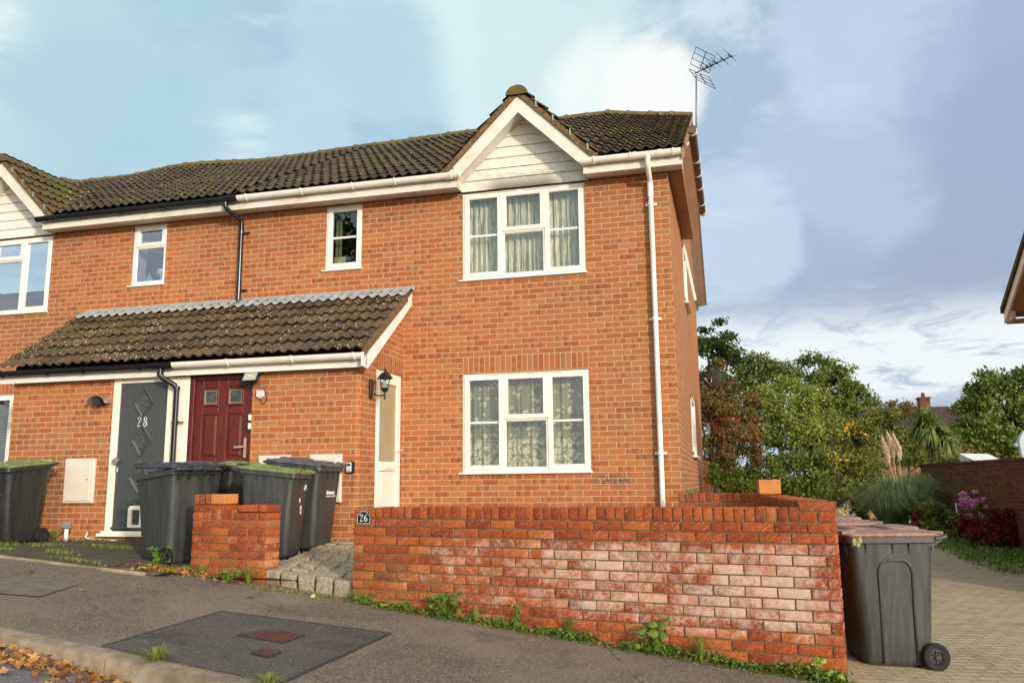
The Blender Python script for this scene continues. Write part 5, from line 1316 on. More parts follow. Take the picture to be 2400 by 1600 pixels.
grid((1631, 111), (1676, 133), (1662, 172), (1618, 150), 3, -.1); grid((1615, 162), (1663, 183), (1677, 209), (1632, 186), 3, .1)

# ------------------------------------------------------------------ things seen inside the windows
def drape(name, x0, x1, z0, z1, y, mat, label, amp=.022, per=.085, n=None, cat='curtain'):
    m_ = MB(); n = n or int((x1-x0)/.008); rows = 5; r2 = random.Random(int(abs(x0)*100)); ph = [r2.uniform(-1, 1) for _ in range(8)]
    for j in range(rows+1):
        z = z0+(z1-z0)*j/rows
        for i in range(n+1):
            x = x0+(x1-x0)*i/n
            yy = y+amp*math.sin(2*PI*x/per+1.5*math.sin(x*7+ph[0])+ph[1])+amp*.5*math.sin(2*PI*x/(per*.43)+ph[2]+z*.3)
            m_.v.append((x, yy, z))
    for j in range(rows):
        for i in range(n): q = j*(n+1)+i; m_.f.append((q, q+1, q+n+2, q+n+1))
    o = m_.build(name, mat, fixn=False, smooth=True); tag(o, label, cat); return o
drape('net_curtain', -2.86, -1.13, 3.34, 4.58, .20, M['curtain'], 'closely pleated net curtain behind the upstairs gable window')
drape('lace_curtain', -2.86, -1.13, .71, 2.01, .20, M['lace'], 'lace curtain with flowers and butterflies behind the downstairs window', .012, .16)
drape('side_curtain', -4.93, -4.82, 3.64, 4.60, .22, simple('olive_curtain', (.20, .19, .11), .9), 'narrow olive curtain at the left of the small bare window', .01, .05)
m_ = MB(); m_.box(-4.90, -4.72, .15, .16, 3.70, 3.86); o = m_.build('paper_card', simple('pale_card', (.42, .38, .20), .9, .1, .3, 20)); tag(o, 'pale card standing on the sill of the small window above the porch', 'card')
T = Matrix.Translation((-7.845, .13, 3.70)); m_ = MB(); m_.lathe([(.035, 0), (.035, .01), (.008, .03), (.008, .055), (.018, .065), (.008, .075), (.02, .09), (.045, .12), (.058, .16), (.060, .19), (.055, .19), (.04, .12), (0, .10)], 18, T)
for s_ in (-1, 1): m_.tube([(-7.845+s_*.055, .13, 3.88), (-7.845+s_*.085, .13, 3.87), (-7.845+s_*.08, .13, 3.84), (-7.845+s_*.045, .13, 3.81)], .005, 6)
o = m_.build('trophy', simple('polished_silver', (.9, .9, .9), .25, .8, .02, metal=.3), smooth=True, sharp=50); tag(o, 'silver two handled trophy cup on the small left window sill', 'trophy')
T = Matrix.Translation((-8.06, .13, 3.70)); m_ = MB(); m_.lathe([(.062, 0), (.062, .02), (.05, .03), (.03, .09), (.008, .16), (0, .165)], 18, T); o = m_.build('cone_ornament', simple('turquoise_glaze', (.12, .42, .40), .3, .6, .1, 12), smooth=True, sharp=50); tag(o, 'turquoise cone ornament on the small left window sill', 'ornament')
m_ = MB()
for k in range(40): m_.box(-12.0, -10.34, .17, .20, .74+k*.031, .74+k*.031+.006)
o = m_.build('venetian_blind', simple('slat_white', (.62, .62, .66), .5)); tag(o, 'white slatted blind behind the window at the left edge', 'blind')

# ------------------------------------------------------------------ neighbours on the right
nb = empty('neighbour_house', (6.5, .6, -.9), 'corner of a roof with dark tiled verge jutting in at the right edge', 'house')
def onx(x, y, X): d = raydir(x, y); return CAMP+d*((X-CAMP.x)/d.x)
e0, e1 = onx(2347, 722, 4.62), onx(2400, 553, 4.62); sl_ = (e1.z-e0.z)/(e0.y-e1.y)
ridge_y = e0.y-1.6; rz = e0.z+sl_*1.6
m_ = MB(); th = .085
m_.prism([(e0.y, e0.z-th), (e0.y, e0.z), (ridge_y, rz), (ridge_y, rz-th)], 0, 4.60, 9.5); m_.prism([(ridge_y-1.6, e0.z-th), (ridge_y-1.6, e0.z), (ridge_y, rz), (ridge_y, rz-th)], 0, 4.60, 9.5); B(m_, 'roof', M['tile'], nb)
m_ = MB(); m_.prism([(e0.y-.02, e0.z-.24), (e0.y-.05, e0.z-th-.002), (ridge_y, rz-th-.002), (ridge_y, rz-.24)], 0, 4.63, 4.66); B(m_, 'bargeboard', M['upvc'], nb)
m_ = MB(); m_.prism([(e0.y-.10, e0.z-.13), (ridge_y, rz-.20), (ridge_y, rz-.24), (e0.y-.14, e0.z-.17)], 0, 4.665, 5.25); m_.box(4.665, 9.4, e0.y-.30, e0.y-.02, e0.z-.25, e0.z-.22); B(m_, 'soffit', M['soffit'], nb)
m_ = MB(); m_.box(4.665, 4.72, e0.y-.26, e0.y-.03, e0.z-.22, e0.z-.10); B(m_, 'box_end', M['meter'], nb)
m_ = MB(); y0, y1 = ridge_y-1.3, e0.y-.30; m_.box(5.25, 9.4, y0, y1, -1.2, e0.z-.25); m_.prism([(y0, e0.z-.25), (y1, e0.z-.25), (ridge_y, rz-.25)], 0, 5.251, 9.39); B(m_, 'wall', M['brick'], nb, uv='w')
# dark garden wall behind the drive
def darkwall():
    t = NT('dark_purple_brick'); uv = t.uvc(); mask, r1, r2, cell, d = brickcore(t, uv, .225, .075, .5, .011); P = t.pos()
    c = t.ramp(r1, [(0, (.085, .028, .022)), (.5, (.14, .045, .030)), (1, (.19, .065, .040))]); c = t.mix(mask, (.16, .11, .08), c)
    drip = t.noise(5, t.vmul(P, (1, 1, .12)), 4, .7); c = t.mix(t.mr(drip, .6, .72, 0, .5), c, (.22, .15, .10))
    X, Y, Z = t.sep(P); mo = t.math('MULTIPLY', t.mr(t.noise(1.2, P, 4), .5, .62), t.mr(Z, .9, .0)); c = t.mix(t.math('MULTIPLY', mo, .6), c, (.12, .11, .02))
    return t.done(t.bsdf(c, .9, t.bump(t.mr(d, 0, .011), .4, .005), .2))
DW = darkwall()
dw = empty('boundary_wall', (5.7, 8, -.7), 'tall dark brick wall running along the far side of the drive', 'wall')
w0, w1 = Vector((5.62, 14.4)), Vector((5.80, 3.2)); dd = (w1-w0).normalized(); nn = Vector((dd.y, -dd.x))
if nn.x < 0: nn = -nn
m_ = MB(); zt = .90; P = lambda q, z: (q.x, q.y, z)
m_.add([P(w0, -1.2), P(w1, -1.2), P(w1, zt-.05), P(w0, zt), P(w0+nn*.22, -1.2), P(w1+nn*.22, -1.2), P(w1+nn*.22, zt-.05), P(w0+nn*.22, zt)], [(0, 1, 2, 3), (4, 7, 6, 5), (0, 3, 7, 4), (1, 5, 6, 2), (3, 2, 6, 7)])
B(m_, 'brickwork', DW, dw, uv='w')
m_ = MB(); m_.add([P(w0-nn*.02, zt), P(w1-nn*.02, zt-.05), P(w1+nn*.24, zt-.05), P(w0+nn*.24, zt), P(w0-nn*.02, zt+.05), P(w1-nn*.02, zt+.0), P(w1+nn*.24, zt+.0), P(w0+nn*.24, zt+.05)], [(0, 3, 2, 1), (4, 5, 6, 7), (0, 1, 5, 4), (3, 7, 6, 2), (0, 4, 7, 3), (1, 2, 6, 5)]); B(m_, 'coping', DW, dw, uv='w')
for (x, y0_, y1_, Yp, lab, hgt) in ((2368, 1186, 1268, 7.5, 'taller thin white stake against the dark wall at the right edge', 0), (2240, 1178, 1214, 10.5, 'short thin white stake among the pink flowers', 0)):
    a, b = at(x, y0_, Yp), at(x+5, y1_, Yp); m_ = MB(); m_.tube([b-Vector((0, 0, .15)), a], .018, 8); o = m_.build('garden_stake', M['upvc'], smooth=True); tag(o, lab, 'stake')
# garden wall continuing behind the house
m_ = MB(); m_.box(-.1, .12, 8.92, 12.0, -1.0, 1.0); o = m_.build('rear_garden_wall', M['brick'], uv='w'); tag(o, 'plain brick garden wall continuing behind the far end of the house', 'wall')
# far terrace with chimney
ft = empty('terrace_house', (12, 52, -1), 'long low house with dark tiled roof and one chimney beyond the trees', 'house')
fl_, fr_ = at(2040, 957, 50), at(2330, 949, 50); el = at(2040, 1005, 46).z
RF = simple('far_roof_tiles', (.075, .05, .045), .9, .1, .3, 3)
m_ = MB(); m_.add([(fl_.x-4, 46, el), (fr_.x+6, 46, el), (fr_.x+6, 50, fr_.z), (fl_.x-4, 50, fl_.z), (fl_.x-4, 54, el), (fr_.x+6, 54, el)], [(0, 1, 2, 3), (3, 2, 5, 4)]); B(m_, 'roof', RF, ft, fixn=False)
m_ = MB(); m_.box(fl_.x-3.8, fr_.x+5.8, 46.3, 53.7, -1.2, el+.1); B(m_, 'wall', simple('distant_brick', (.23, .11, .07), .9, .1, .25, 2), ft)
c0 = at(2166, 957, 50); m_ = MB(); m_.box(c0.x-.32, c0.x+.32, 49.6, 50.4, c0.z-.6, c0.z+.75); m_.box(c0.x-.38, c0.x+.38, 49.55, 50.45, c0.z+.62, c0.z+.74); m_.tube([(c0.x, 50, c0.z+.7), (c0.x, 50, c0.z+1.05)], .12, 8); B(m_, 'chimney', DW, ft, uv='w')
for x in (2120, 2132, 2205, 2215): a = at(x, 1012, 46.2); m_ = MB(); m_.box(a.x-.1, a.x+.1, 46.2, 46.29, a.z-1.6, a.z); B(m_, 'window', M['upvc'], ft)
# pale shed roof and red planter behind the dark wall, cloth on the line
a, b = at(2248, 1062, 20), at(2318, 1085, 20)
m_ = MB(); m_.add([(a.x, 20, a.z), (b.x, 20, a.z-.03), (b.x+.1, 18.6, b.z), (a.x+.2, 18.6, b.z), (a.x+.2, 18.6, -1), (b.x+.1, 18.6, -1), (a.x, 20, -1), (b.x, 20, -1)], [(0, 1, 2, 3), (3, 2, 5, 4), (0, 3, 4, 6), (1, 7, 5, 2)]); o = m_.build('garden_shed', simple('bleached_sheet', (.80, .76, .72), .8, .2, .2, 6)); tag(o, 'low shed with bleached white roof just over the dark wall', 'shed')
a = at(2384, 1080, 12); m_ = MB(); m_.box(a.x-.10, a.x+.10, 11.9, 12.1, a.z-.1, a.z+.05); m_.box(a.x-.02, a.x+.02, 11.98, 12.02, -.8, a.z-.1); o = m_.build('bird_box', simple('orange_red_paint', (.55, .10, .04), .6)); tag(o, 'small orange red box on a post just above the dark wall', 'box')
m_ = MB(); c = at(2407, 1050, 9.0)
m_.loft([[Vector((c.x+p.x, 9.0+p.y, z)) for p in rrect(hx, .08, .03, 0, 4)] for z, hx in ((c.z-.42, .10), (c.z-.1, .15), (c.z+.15, .17), (c.z+.28, .11), (c.z+.36, .04))])
m_.tube([(c.x-.12, 9.0, c.z+.08), (c.x-.25, 9.0, c.z+.06), (c.x-.23, 9.0, c.z+.06)], [.05, .045, .03], 8)
lw = simple('pale_blue_cloth', (.55, .64, .68), .9, .1, .15, 9)
o = m_.build('hung_cloth', lw, smooth=True); tag(o, 'pale blue cloth hanging above the dark wall at the right edge', 'cloth')
# flower pot plant at the house corner
# ------------------------------------------------------------------ vegetation
import array
def leafmesh(name, quads, mat, parent=None, world=True):
    """quads: flat list of leaves; each leaf = 4 points"""
    n = len(quads); me = bpy.data.meshes.new(name)
    me.vertices.add(n*4); me.loops.add(n*4); me.polygons.add(n)
    co = array.array('f', [c for q in quads for p in q for c in p]); me.vertices.foreach_set('co', co)
    me.loops.foreach_set('vertex_index', array.array('i', range(n*4)))
    me.polygons.foreach_set('loop_start', array.array('i', range(0, n*4, 4)))
    me.update(calc_edges=True); me.validate(); me.materials.append(mat)
    o = bpy.data.objects.new(name, me); COL.objects.link(o)
    if parent: o.parent = parent; W(o)
    return o
def leaf(p, s, rg, asp=.55, up=.3):
    a = Vector((rg.gauss(0, 1), rg.gauss(0, 1), rg.gauss(0, 1)+up)).normalized()
    t = a.orthogonal().normalized(); t = Matrix.Rotation(rg.uniform(0, 6.283), 3, a) @ t; b = a.cross(t)
    L_ = s*rg.uniform(.5, 1.55); w = L_*asp
    return (p-t*L_*.5, p+b*w*.5+a*L_*.06, p+t*L_*.5, p-b*w*.5+a*L_*.06)
def blob_leaves(blobs, n, size, rg, clump=.22, per=14, shell=.45, asp=.55, up=.3):
    out = []; vols = [b[3]*b[4]*b[5] for b in blobs]; T = sum(vols)
    for b, v in zip(blobs, vols):
        k = max(1, int(n*v/T/per)); K_ = max(4, int(k/13)); rm = (b[3]*b[4]*b[5])**(1/3); cs = []
        for _ in range(K_):
            d = Vector((rg.gauss(0, 1), rg.gauss(0, 1), rg.gauss(.1, 1))).normalized(); r_ = (shell+(1-shell)*rg.random()**.6)*.92
            nz = 1+.35*mnoise.noise(Vector((d.x*1.7+b[0], d.y*1.7+b[1], d.z*1.7+b[2])))
            cs.append((Vector((b[0]+d.x*b[3]*r_*nz, b[1]+d.y*b[4]*r_*nz, b[2]+d.z*b[5]*r_*nz)), rm*rg.uniform(.16, .32)))
        for _ in range(k):
            c0, sg2 = rg.choice(cs); dd_ = Vector((rg.gauss(0, 1), rg.gauss(0, 1), rg.gauss(0, 1))).normalized()*rg.random()**.5
            c = c0+Vector((dd_.x, dd_.y, dd_.z*.7))*sg2*1.7
            for _ in range(per):
                p = c+Vector((rg.gauss(0, 1), rg.gauss(0, 1), rg.gauss(0, .7)))*clump*.6; out.append(leaf(p, size, rg, asp, up))
    return out
def at_blob(px, py, Y, rpx, rpy, depth=None):
    # a crown clump seen at a pixel, standing at depth Y, radii given in source pixels
    c = at(px, py, Y); d = (c-CAMP).dot(_f); k = d/FPX
    return (c.x, c.y, c.z, rpx*k, depth or max(rpx, rpy)*k*.9, rpy*k)
def tree(name, label, cat, blobs, n, size, mat, seed, base=None, trunk_r=.16, group=None, clump=.22, per=14, extra=None, shell=.45, asp=.55, barkm=None, up=.3, twigs=0):
    rg = random.Random(seed); bx = sum(b[0] for b in blobs)/len(blobs); by = sum(b[1] for b in blobs)/len(blobs)
    base = base or (bx, by, -.85)
    r_ = empty(name, base, label, cat, group=group)
    leafmesh('crown', blob_leaves(blobs, n, size, rg, clump, per, shell, asp, up), mat, r_)
    if extra:
     eo = leafmesh(extra[0], blob_leaves(extra[1], extra[2], extra[3], rg, extra[5] if len(extra) > 5 else .2, 8), extra[4], r_); eo['kind'] = 'stuff'
    if trunk_r:
        m_ = MB(); B0 = Vector(base)-Vector((0, 0, .1))
        top = Vector((bx, by, max(b[2] for b in blobs))); mid = B0.lerp(top, .35)+Vector((rg.uniform(-.2, .2), rg.uniform(-.2, .2), 0))
        m_.tube([B0, B0.lerp(mid, .5)+Vector((.04, 0, 0)), mid, mid.lerp(top, .6)], [trunk_r*1.25, trunk_r, trunk_r*.8, trunk_r*.3], 9)
        for b in blobs:
            c = Vector(b[:3]); s0 = mid.lerp(top, rg.uniform(0, .35)); q = s0.lerp(c, .55)+Vector((rg.uniform(-.2, .2), 0, rg.uniform(-.1, .25)))
            m_.tube([s0, q, c], [trunk_r*.45, trunk_r*.28, trunk_r*.1], 6)
            for _ in range(3+twigs):
                d = Vector((rg.gauss(0, 1), rg.gauss(0, 1), rg.gauss(.3, .8))).normalized(); e = c+Vector((d.x*b[3], d.y*b[4], d.z*b[5]))*rg.uniform(.7, 1.05)
                m_.tube([c, c.lerp(e, .5)+Vector((0, 0, .08)), e], [trunk_r*.16, trunk_r*.1, trunk_r*.03], 5)
        B(m_, 'trunk', barkm or M['bark'], r_, smooth=True, fixn=False)
    return r_
ab = at_blob
# large trees behind the house and the drive
tree('ivy_clad_tree', 'tall dark evergreen tree rising just right of the house', 'tree', [ab(1690, 790, 19, 32, 36), ab(1668, 830, 19, 30, 50), ab(1705, 850, 19, 36, 60), ab(1680, 920, 18, 50, 60), ab(1650, 800, 19.5, 20, 35)], 6500, .13, L['conifer'], 1, trunk_r=.2, clump=.16)
tree('russet_tree', 'thin tree with russet and olive leaves between the house and the satellite dish', 'tree', [ab(1660, 870, 13, 26, 55), ab(1690, 930, 13, 50, 60), ab(1665, 1010, 12.5, 40, 70), ab(1730, 960, 13.5, 45, 50), ab(1650, 940, 12.5, 25, 60)], 8500, .085, L['russet'], 2, trunk_r=.10, clump=.15)
tree('slender_tree', 'slender grey green tree showing sky through it, left of the tallest gap', 'tree', [ab(1748, 850, 22, 22, 34), ab(1770, 900, 22, 34, 50), ab(1735, 880, 22, 22, 46), ab(1760, 960, 22, 40, 45)], 4200, .13, L['loose'], 3, trunk_r=.12, clump=.22, twigs=4)
tree('airy_tree', 'airy grey green tree with a pointed top above the bright shrub', 'tree', [ab(1806, 850, 22, 24, 30), ab(1822, 890, 22, 44, 46), ab(1860, 900, 23, 34, 34), ab(1800, 930, 22, 46, 40)], 4800, .13, L['loose'], 4, trunk_r=.14, clump=.22, twigs=4)
tree('broad_tree', 'broad mid green tree with the highest crown in the group, right of centre', 'tree', [ab(1920, 848, 23, 34, 28), ab(1945, 890, 23, 52, 44), ab(1985, 925, 23, 50, 40), ab(1905, 900, 23, 36, 44), ab(2005, 965, 23, 40, 36), ab(1950, 960, 23, 70, 50), ab(1880, 850, 23.5, 12, 22)], 11000, .13, L['alder'], 5, trunk_r=.18, clump=.26, twigs=4)
tree('bright_shrub', 'large rounded bright green bush filling the middle of the garden', 'bush', [ab(1800, 960, 14.5, 56, 48), ab(1860, 930, 15, 60, 42), ab(1900, 960, 15, 50, 46), ab(1850, 1010, 14.5, 90, 60), ab(1780, 1030, 14.3, 40, 40), ab(1920, 1030, 14.6, 40, 50)], 15000, .085, L['green'], 6, base=(4.3, 15, -.8), trunk_r=.14, clump=.17, shell=.6)
tree('dark_understorey', 'shaded green bush under the bright one, down to the return wall', 'bush', [ab(1850, 1100, 13, 80, 50), ab(1790, 1120, 13, 40, 45), ab(1920, 1120, 13.2, 50, 60), ab(1880, 1170, 12.5, 60, 40), ab(1700, 1075, 14, 50, 50), ab(1740, 1130, 13.5, 40, 40), ab(1655, 1100, 14, 30, 50)], 14000, .08, L['alder'], 7, trunk_r=.08, clump=.16)
tree('berried_shrub', 'spreading shrub with russet leaves and clusters of red berries', 'shrub', [ab(1665, 960, 9.8, 30, 40), ab(1700, 1000, 10, 48, 44), ab(1740, 1030, 10.5, 44, 46), ab(1680, 1060, 10, 40, 46), ab(1760, 1075, 10.6, 30, 30)], 9500, .06, L['russet'], 8, trunk_r=.07, clump=.11,
     extra=('red_berries', [ab(1720, 985, 9.6, 26, 30), ab(1705, 1055, 9.5, 16, 22), ab(1760, 1020, 10.1, 30, 24), ab(1690, 1000, 9.5, 30, 26)], 620, .035, L['redberry'], .05))
tree('pale_shrub', 'low fresh green shrub just behind the cross wall', 'shrub', [ab(1690, 1125, 6.5, 32, 26), ab(1725, 1130, 6.6, 34, 26), ab(1755, 1145, 6.7, 24, 18), ab(1672, 1110, 6.8, 18, 20)], 4200, .06, L['green'], 9, trunk_r=.03, clump=.09, base=(1.0, 6.6, -.7))
tree('yellow_hedge', 'tall hedge with yellowing leaves left of the pampas grass', 'hedge', [ab(1960, 1020, 16, 48, 56), ab(2010, 1030, 16, 50, 56), ab(1960, 1110, 15, 56, 60), ab(2020, 1110, 15.5, 46, 60), ab(2060, 1050, 17, 34, 46), ab(1990, 1170, 14.6, 70, 34)], 17000, .085, L['hedge'], 10, trunk_r=.08, clump=.17, shell=.55,
     extra=('yellow_leaves', [ab(1950, 1075, 13.9, 24, 22), ab(1968, 1160, 13.6, 10, 16), ab(1990, 1000, 14.6, 30, 16), ab(1925, 1085, 13.9, 12, 6), ab(1945, 1100, 13.8, 20, 8)], 120, .085, L['yellow'], .25))
tree('rear_shrub', 'olive and gold shrub behind the pampas grass plumes', 'shrub', [ab(2075, 1000, 24, 44, 40), ab(2110, 1050, 22, 40, 34), ab(2050, 970, 25, 26, 26), ab(2170, 1070, 21, 60, 22), ab(2230, 1070, 21, 46, 20), ab(2130, 1030, 23, 40, 30)], 10500, .10, L['hedge'], 11, trunk_r=.06, clump=.2)
tree('right_tree', 'large dense green tree with a tiered crown at the right edge', 'tree', [ab(2330, 905, 27, 50, 32), ab(2285, 950, 27, 42, 36), ab(2360, 960, 27, 60, 50), ab(2300, 1020, 26, 56, 46), ab(2400, 900, 27, 46, 40), ab(2370, 1050, 26, 60, 36), ab(2255, 1000, 27, 30, 34), ab(2420, 1000, 27, 50, 60), ab(2262, 905, 27.5, 18, 10)], 17000, .15, L['alder'], 12, base=(13.6, 27, -.9), trunk_r=.25, clump=.28, shell=.5, twigs=3)
tree('russet_hedge', 'thin reddish twiggy bush against the roof of the far house', 'bush', [ab(2060, 945, 34, 26, 12), ab(2110, 950, 34, 34, 10), ab(2120, 965, 33, 30, 16)], 1200, .13, L['russet'], 13, trunk_r=.05, clump=.3)
tree('far_hedge', 'dark hedge closing the garden behind the satellite dish and shrubs', 'hedge', [(0.5+1.5*k, 27+.3*k, .3, 1.4, .8, 2.0) for k in range(7)], 9000, .16, L['alder'], 14, trunk_r=.05, clump=.25)
# trees across the road behind the photographer (seen reflected in the panes)
def bare_tree(px, py, h, seed, label, nb_=7):
    rg = random.Random(seed); r_ = empty('bare_tree', (px, py, -1.1), label, 'tree'); m_ = MB()
    def grow(p, d, L_, r0, lv):
        q = p+d*L_; mid = p.lerp(q, .5)+Vector((rg.gauss(0, .05), rg.gauss(0, .05), 0))*L_
        m_.tube([p, mid, q], [r0, r0*.8, r0*.6], 6 if lv < 2 else 4, caps=False)
        if lv >= 5: return
        for _ in range(3 if lv < 4 else 4):
            nd = (d+Vector((rg.gauss(0, .45), rg.gauss(0, .45), rg.gauss(.05, .3)))).normalized(); grow(q, nd, L_*rg.uniform(.6, .85), r0*.58, lv+1)
    grow(Vector((px, py, -1.1)), Vector((0, 0, 1)), h*.27, .28, 0)
    B(m_, 'trunk', M['bark'], r_, fixn=False); return r_
bare_tree(-14.8, -31, 16, 21, 'leafless tall tree on the far side of the road opposite the gable')
bare_tree(-4.3, -32, 15, 22, 'leafless tree on the far side of the road, right of its taller neighbour')
tree('roadside_tree', 'leafy dark tree on the far side of the road', 'tree', [(-19, -30, 12, 3.4, 3, 3), (-21, -31, 15.5, 2.6, 2.4, 2.2), (-18.0, -29, 9.5, 2.6, 2.4, 2)], 5200, .35, L['conifer'], 23, trunk_r=.3, clump=.5)
tree('roadside_tree', 'second leafy dark tree farther left across the road', 'tree', [(-38, -26, 8.0, 4.5, 3, 2.6), (-31, -27, 7.0, 3.4, 3, 2.4)], 3600, .35, L['conifer'], 24, trunk_r=.3, clump=.5)
# cordyline palm with two heads
cp = empty('cordyline_palm', tuple(at(2185, 1085, 19)), 'spiky cabbage palm with two round heads behind the dark wall', 'palm')
rg = random.Random(31)
def spiky(c, R_, n, name):
    q = []
    for _ in range(n):
        d = Vector((rg.gauss(0, 1), rg.gauss(0, 1), rg.gauss(.25, .9))).normalized(); s = d.cross(Vector((0, 0, 1))).normalized()*.035*R_
        p0 = c; L_ = R_*rg.uniform(.75, 1.05); p1 = c+d*L_*.5; p2 = c+d*L_+Vector((0, 0, -.35*L_*(1-d.z*.5)))
        q.append((p0-s, p1-s*1.6, p1+s*1.6, p0+s)); q.append((p1-s*1.6, p2, p2, p1+s*1.6))
    leafmesh(name, q, L['cordy'], cp)
h1, h2 = at(2165, 990, 19), at(2218, 1025, 18.6); spiky(h1, .80, 330, 'leaf_head'); spiky(at(2185, 1005, 18.7), .75, 220, 'leaf_head'); spiky(h2, .55, 220, 'leaf_head')
m_ = MB(); b0 = at(2188, 1092, 19); m_.tube([b0-Vector((0, 0, 1.5)), b0, h1], [.09, .08, .07], 8); m_.tube([b0.lerp(h1, .3), h2], [.06, .05], 8); B(m_, 'trunk', M['bark'], cp, smooth=True, fixn=False)
# pampas grass
def blades(c, n, h, spread, w, rg, droop=1.0):
    q = []
    for _ in range(n):
        a = rg.uniform(0, 2*PI); r_ = abs(rg.gauss(0, .5))*spread; d = Vector((math.cos(a), math.sin(a), 0)); hh = h*rg.uniform(.6, 1.05)
        side = Vector((-math.sin(a), math.cos(a), 0))*w; p = Vector(c)+d*rg.uniform(0, .15)*spread
        pts = [p, p+d*r_*.35+Vector((0, 0, hh*.55)), p+d*r_*.8+Vector((0, 0, hh*.9)), p+d*r_*1.5+Vector((0, 0, hh*(1-.45*droop)))]
        for k in range(3): q.append((pts[k]-side*(1-k*.3), pts[k]+side*(1-k*.3), pts[k+1]+side*(.7-k*.3), pts[k+1]-side*(.7-k*.3)))
    return q
rg = random.Random(41)
pg = empty('pampas_grass', (4.6, 11.9, -.66), 'big arching clump of pampas grass with three feathery plumes', 'grass clump')
q = []
for (x, y, Yp, n, hh, sp) in ((2110, 1225, 12.0, 900, 1.25, 1.3), (2080, 1232, 11.6, 700, .95, 1.1), (2150, 1220, 12.6, 500, 1.35, 1.0)):
    c = at(x, y, Yp); q += blades(c, n, hh, sp, .010, rg)
leafmesh('blades', q, L['pampas'], pg)
for (xb, yb_, xt, yt, L_) in ((2110, 1160, 2066, 1020, .60), (2106, 1160, 2078, 1008, .62), (2112, 1140, 2092, 1012, .62)):
    a, b = at(xb, yb_, 11.9), at(xt+16, yt+62, 11.7); tp = at(xt, yt, 11.6)
    m_ = MB(); m_.tube([a-Vector((0, 0, .5)), a, b], .010, 6); B(m_, 'stalk', simple('straw', (.50, .38, .16), .8), pg)
    q = []
    for _ in range(800):
        t_ = rg.random(); c = b.lerp(tp, t_); w = .12*math.sin(PI*min(1, t_*.85+.12))
        d = Vector((rg.gauss(0, 1), rg.gauss(0, 1), rg.gauss(0, .4))).normalized(); e = c+d*w*rg.uniform(.5, 1)+Vector((0, 0, -.03)); s = Vector((0, 0, .008))+d.orthogonal()*.006
        q.append((c-s, e-s*.5, e+s*.5, c+s))
    leafmesh('plume', q, L['plume'], pg)
# border plants in front of the dark wall
tree('green_border_shrub', 'leafy dark green plant left of the pink flowers by the dark wall', 'plant', [ab(2200, 1200, 9.6, 34, 30), ab(2180, 1235, 9.2, 34, 22), ab(2235, 1240, 9.0, 34, 26), ab(2160, 1200, 10.2, 20, 22)], 3800, .075, L['alder'], 51, trunk_r=.02, clump=.09)
tree('small_red_shrub', 'small dark red shrub left of the green border plant', 'plant', [ab(2160, 1210, 9.5, 20, 22), ab(2152, 1232, 9.2, 16, 14)], 900, .05, L['redshrub'], 52, trunk_r=.02, clump=.06)
tree('red_maple_shrub', 'larger dark red leaved shrub right of the pink flowers', 'plant', [ab(2300, 1230, 7.6, 44, 26), ab(2350, 1220, 7.4, 38, 30), ab(2310, 1262, 7.2, 50, 24), ab(2380, 1250, 7.2, 30, 30)], 6500, .05, L['redshrub'], 53, trunk_r=.03, clump=.07)
tree('pink_phlox', 'cluster of pink flowers in front of the dark wall', 'flowers', [ab(2262, 1185, 8.9, 14, 24), ab(2290, 1190, 8.8, 16, 26)], 600, .05, L['alder'], 54, trunk_r=.012, clump=.05,
     extra=('blossom', [ab(2268, 1175, 8.6, 20, 14), ab(2262, 1160, 8.6, 12, 8), ab(2283, 1182, 8.5, 16, 10), ab(2283, 1153, 8.6, 7, 5), ab(2306, 1165, 8.6, 6, 6), ab(2312, 1188, 8.5, 6, 6), ab(2298, 1206, 8.4, 6, 5), ab(2268, 1208, 8.4, 7, 5)], 1900, .048, L['pink'], .035))
# stuff: ground cover, grass fringe, leaf litter on the drive edge
def scatter(name, pts, mat, label, cat, size, rg, per=9, spread=.05, h=.06, asp=.7):
    q = []
    for (x, y, z) in pts:
        for _ in range(per):
            p = Vector((x+rg.gauss(0, spread), y+rg.gauss(0, spread), z+abs(rg.gauss(0, h)))); q.append(leaf(p, size, rg, asp, 1.2))
    o = leafmesh(name, q, mat); tag(o, label, cat, kind='stuff'); return o
rg = random.Random(61)
pts = []
for _ in range(1500):
    y = rg.uniform(3.2, 13.5); x = 5.58-(14.4-y)*-.016-rg.random()**1.6*(1.3+.03*y); x = min(x, 5.66); pts.append((x, y, drive_z(x, y)+.01))
scatter('border_weeds', pts, L['weed'], 'low green weeds along the foot of the dark wall', 'ground cover', .05, rg, 8, .07, .05)
pts = []
for _ in range(700): x = rg.uniform(1.5, 5); y = rg.uniform(12, 20); pts.append((x, y, drive_z(x, y)+.01)) if y > 13-(x-3)*.4 or rg.random() < .1 else None
scatter('fallen_leaves', pts, L['yellow'], 'scattered yellow leaves at the far end of the drive', 'leaf litter', .07, rg, 2, .2, .01)
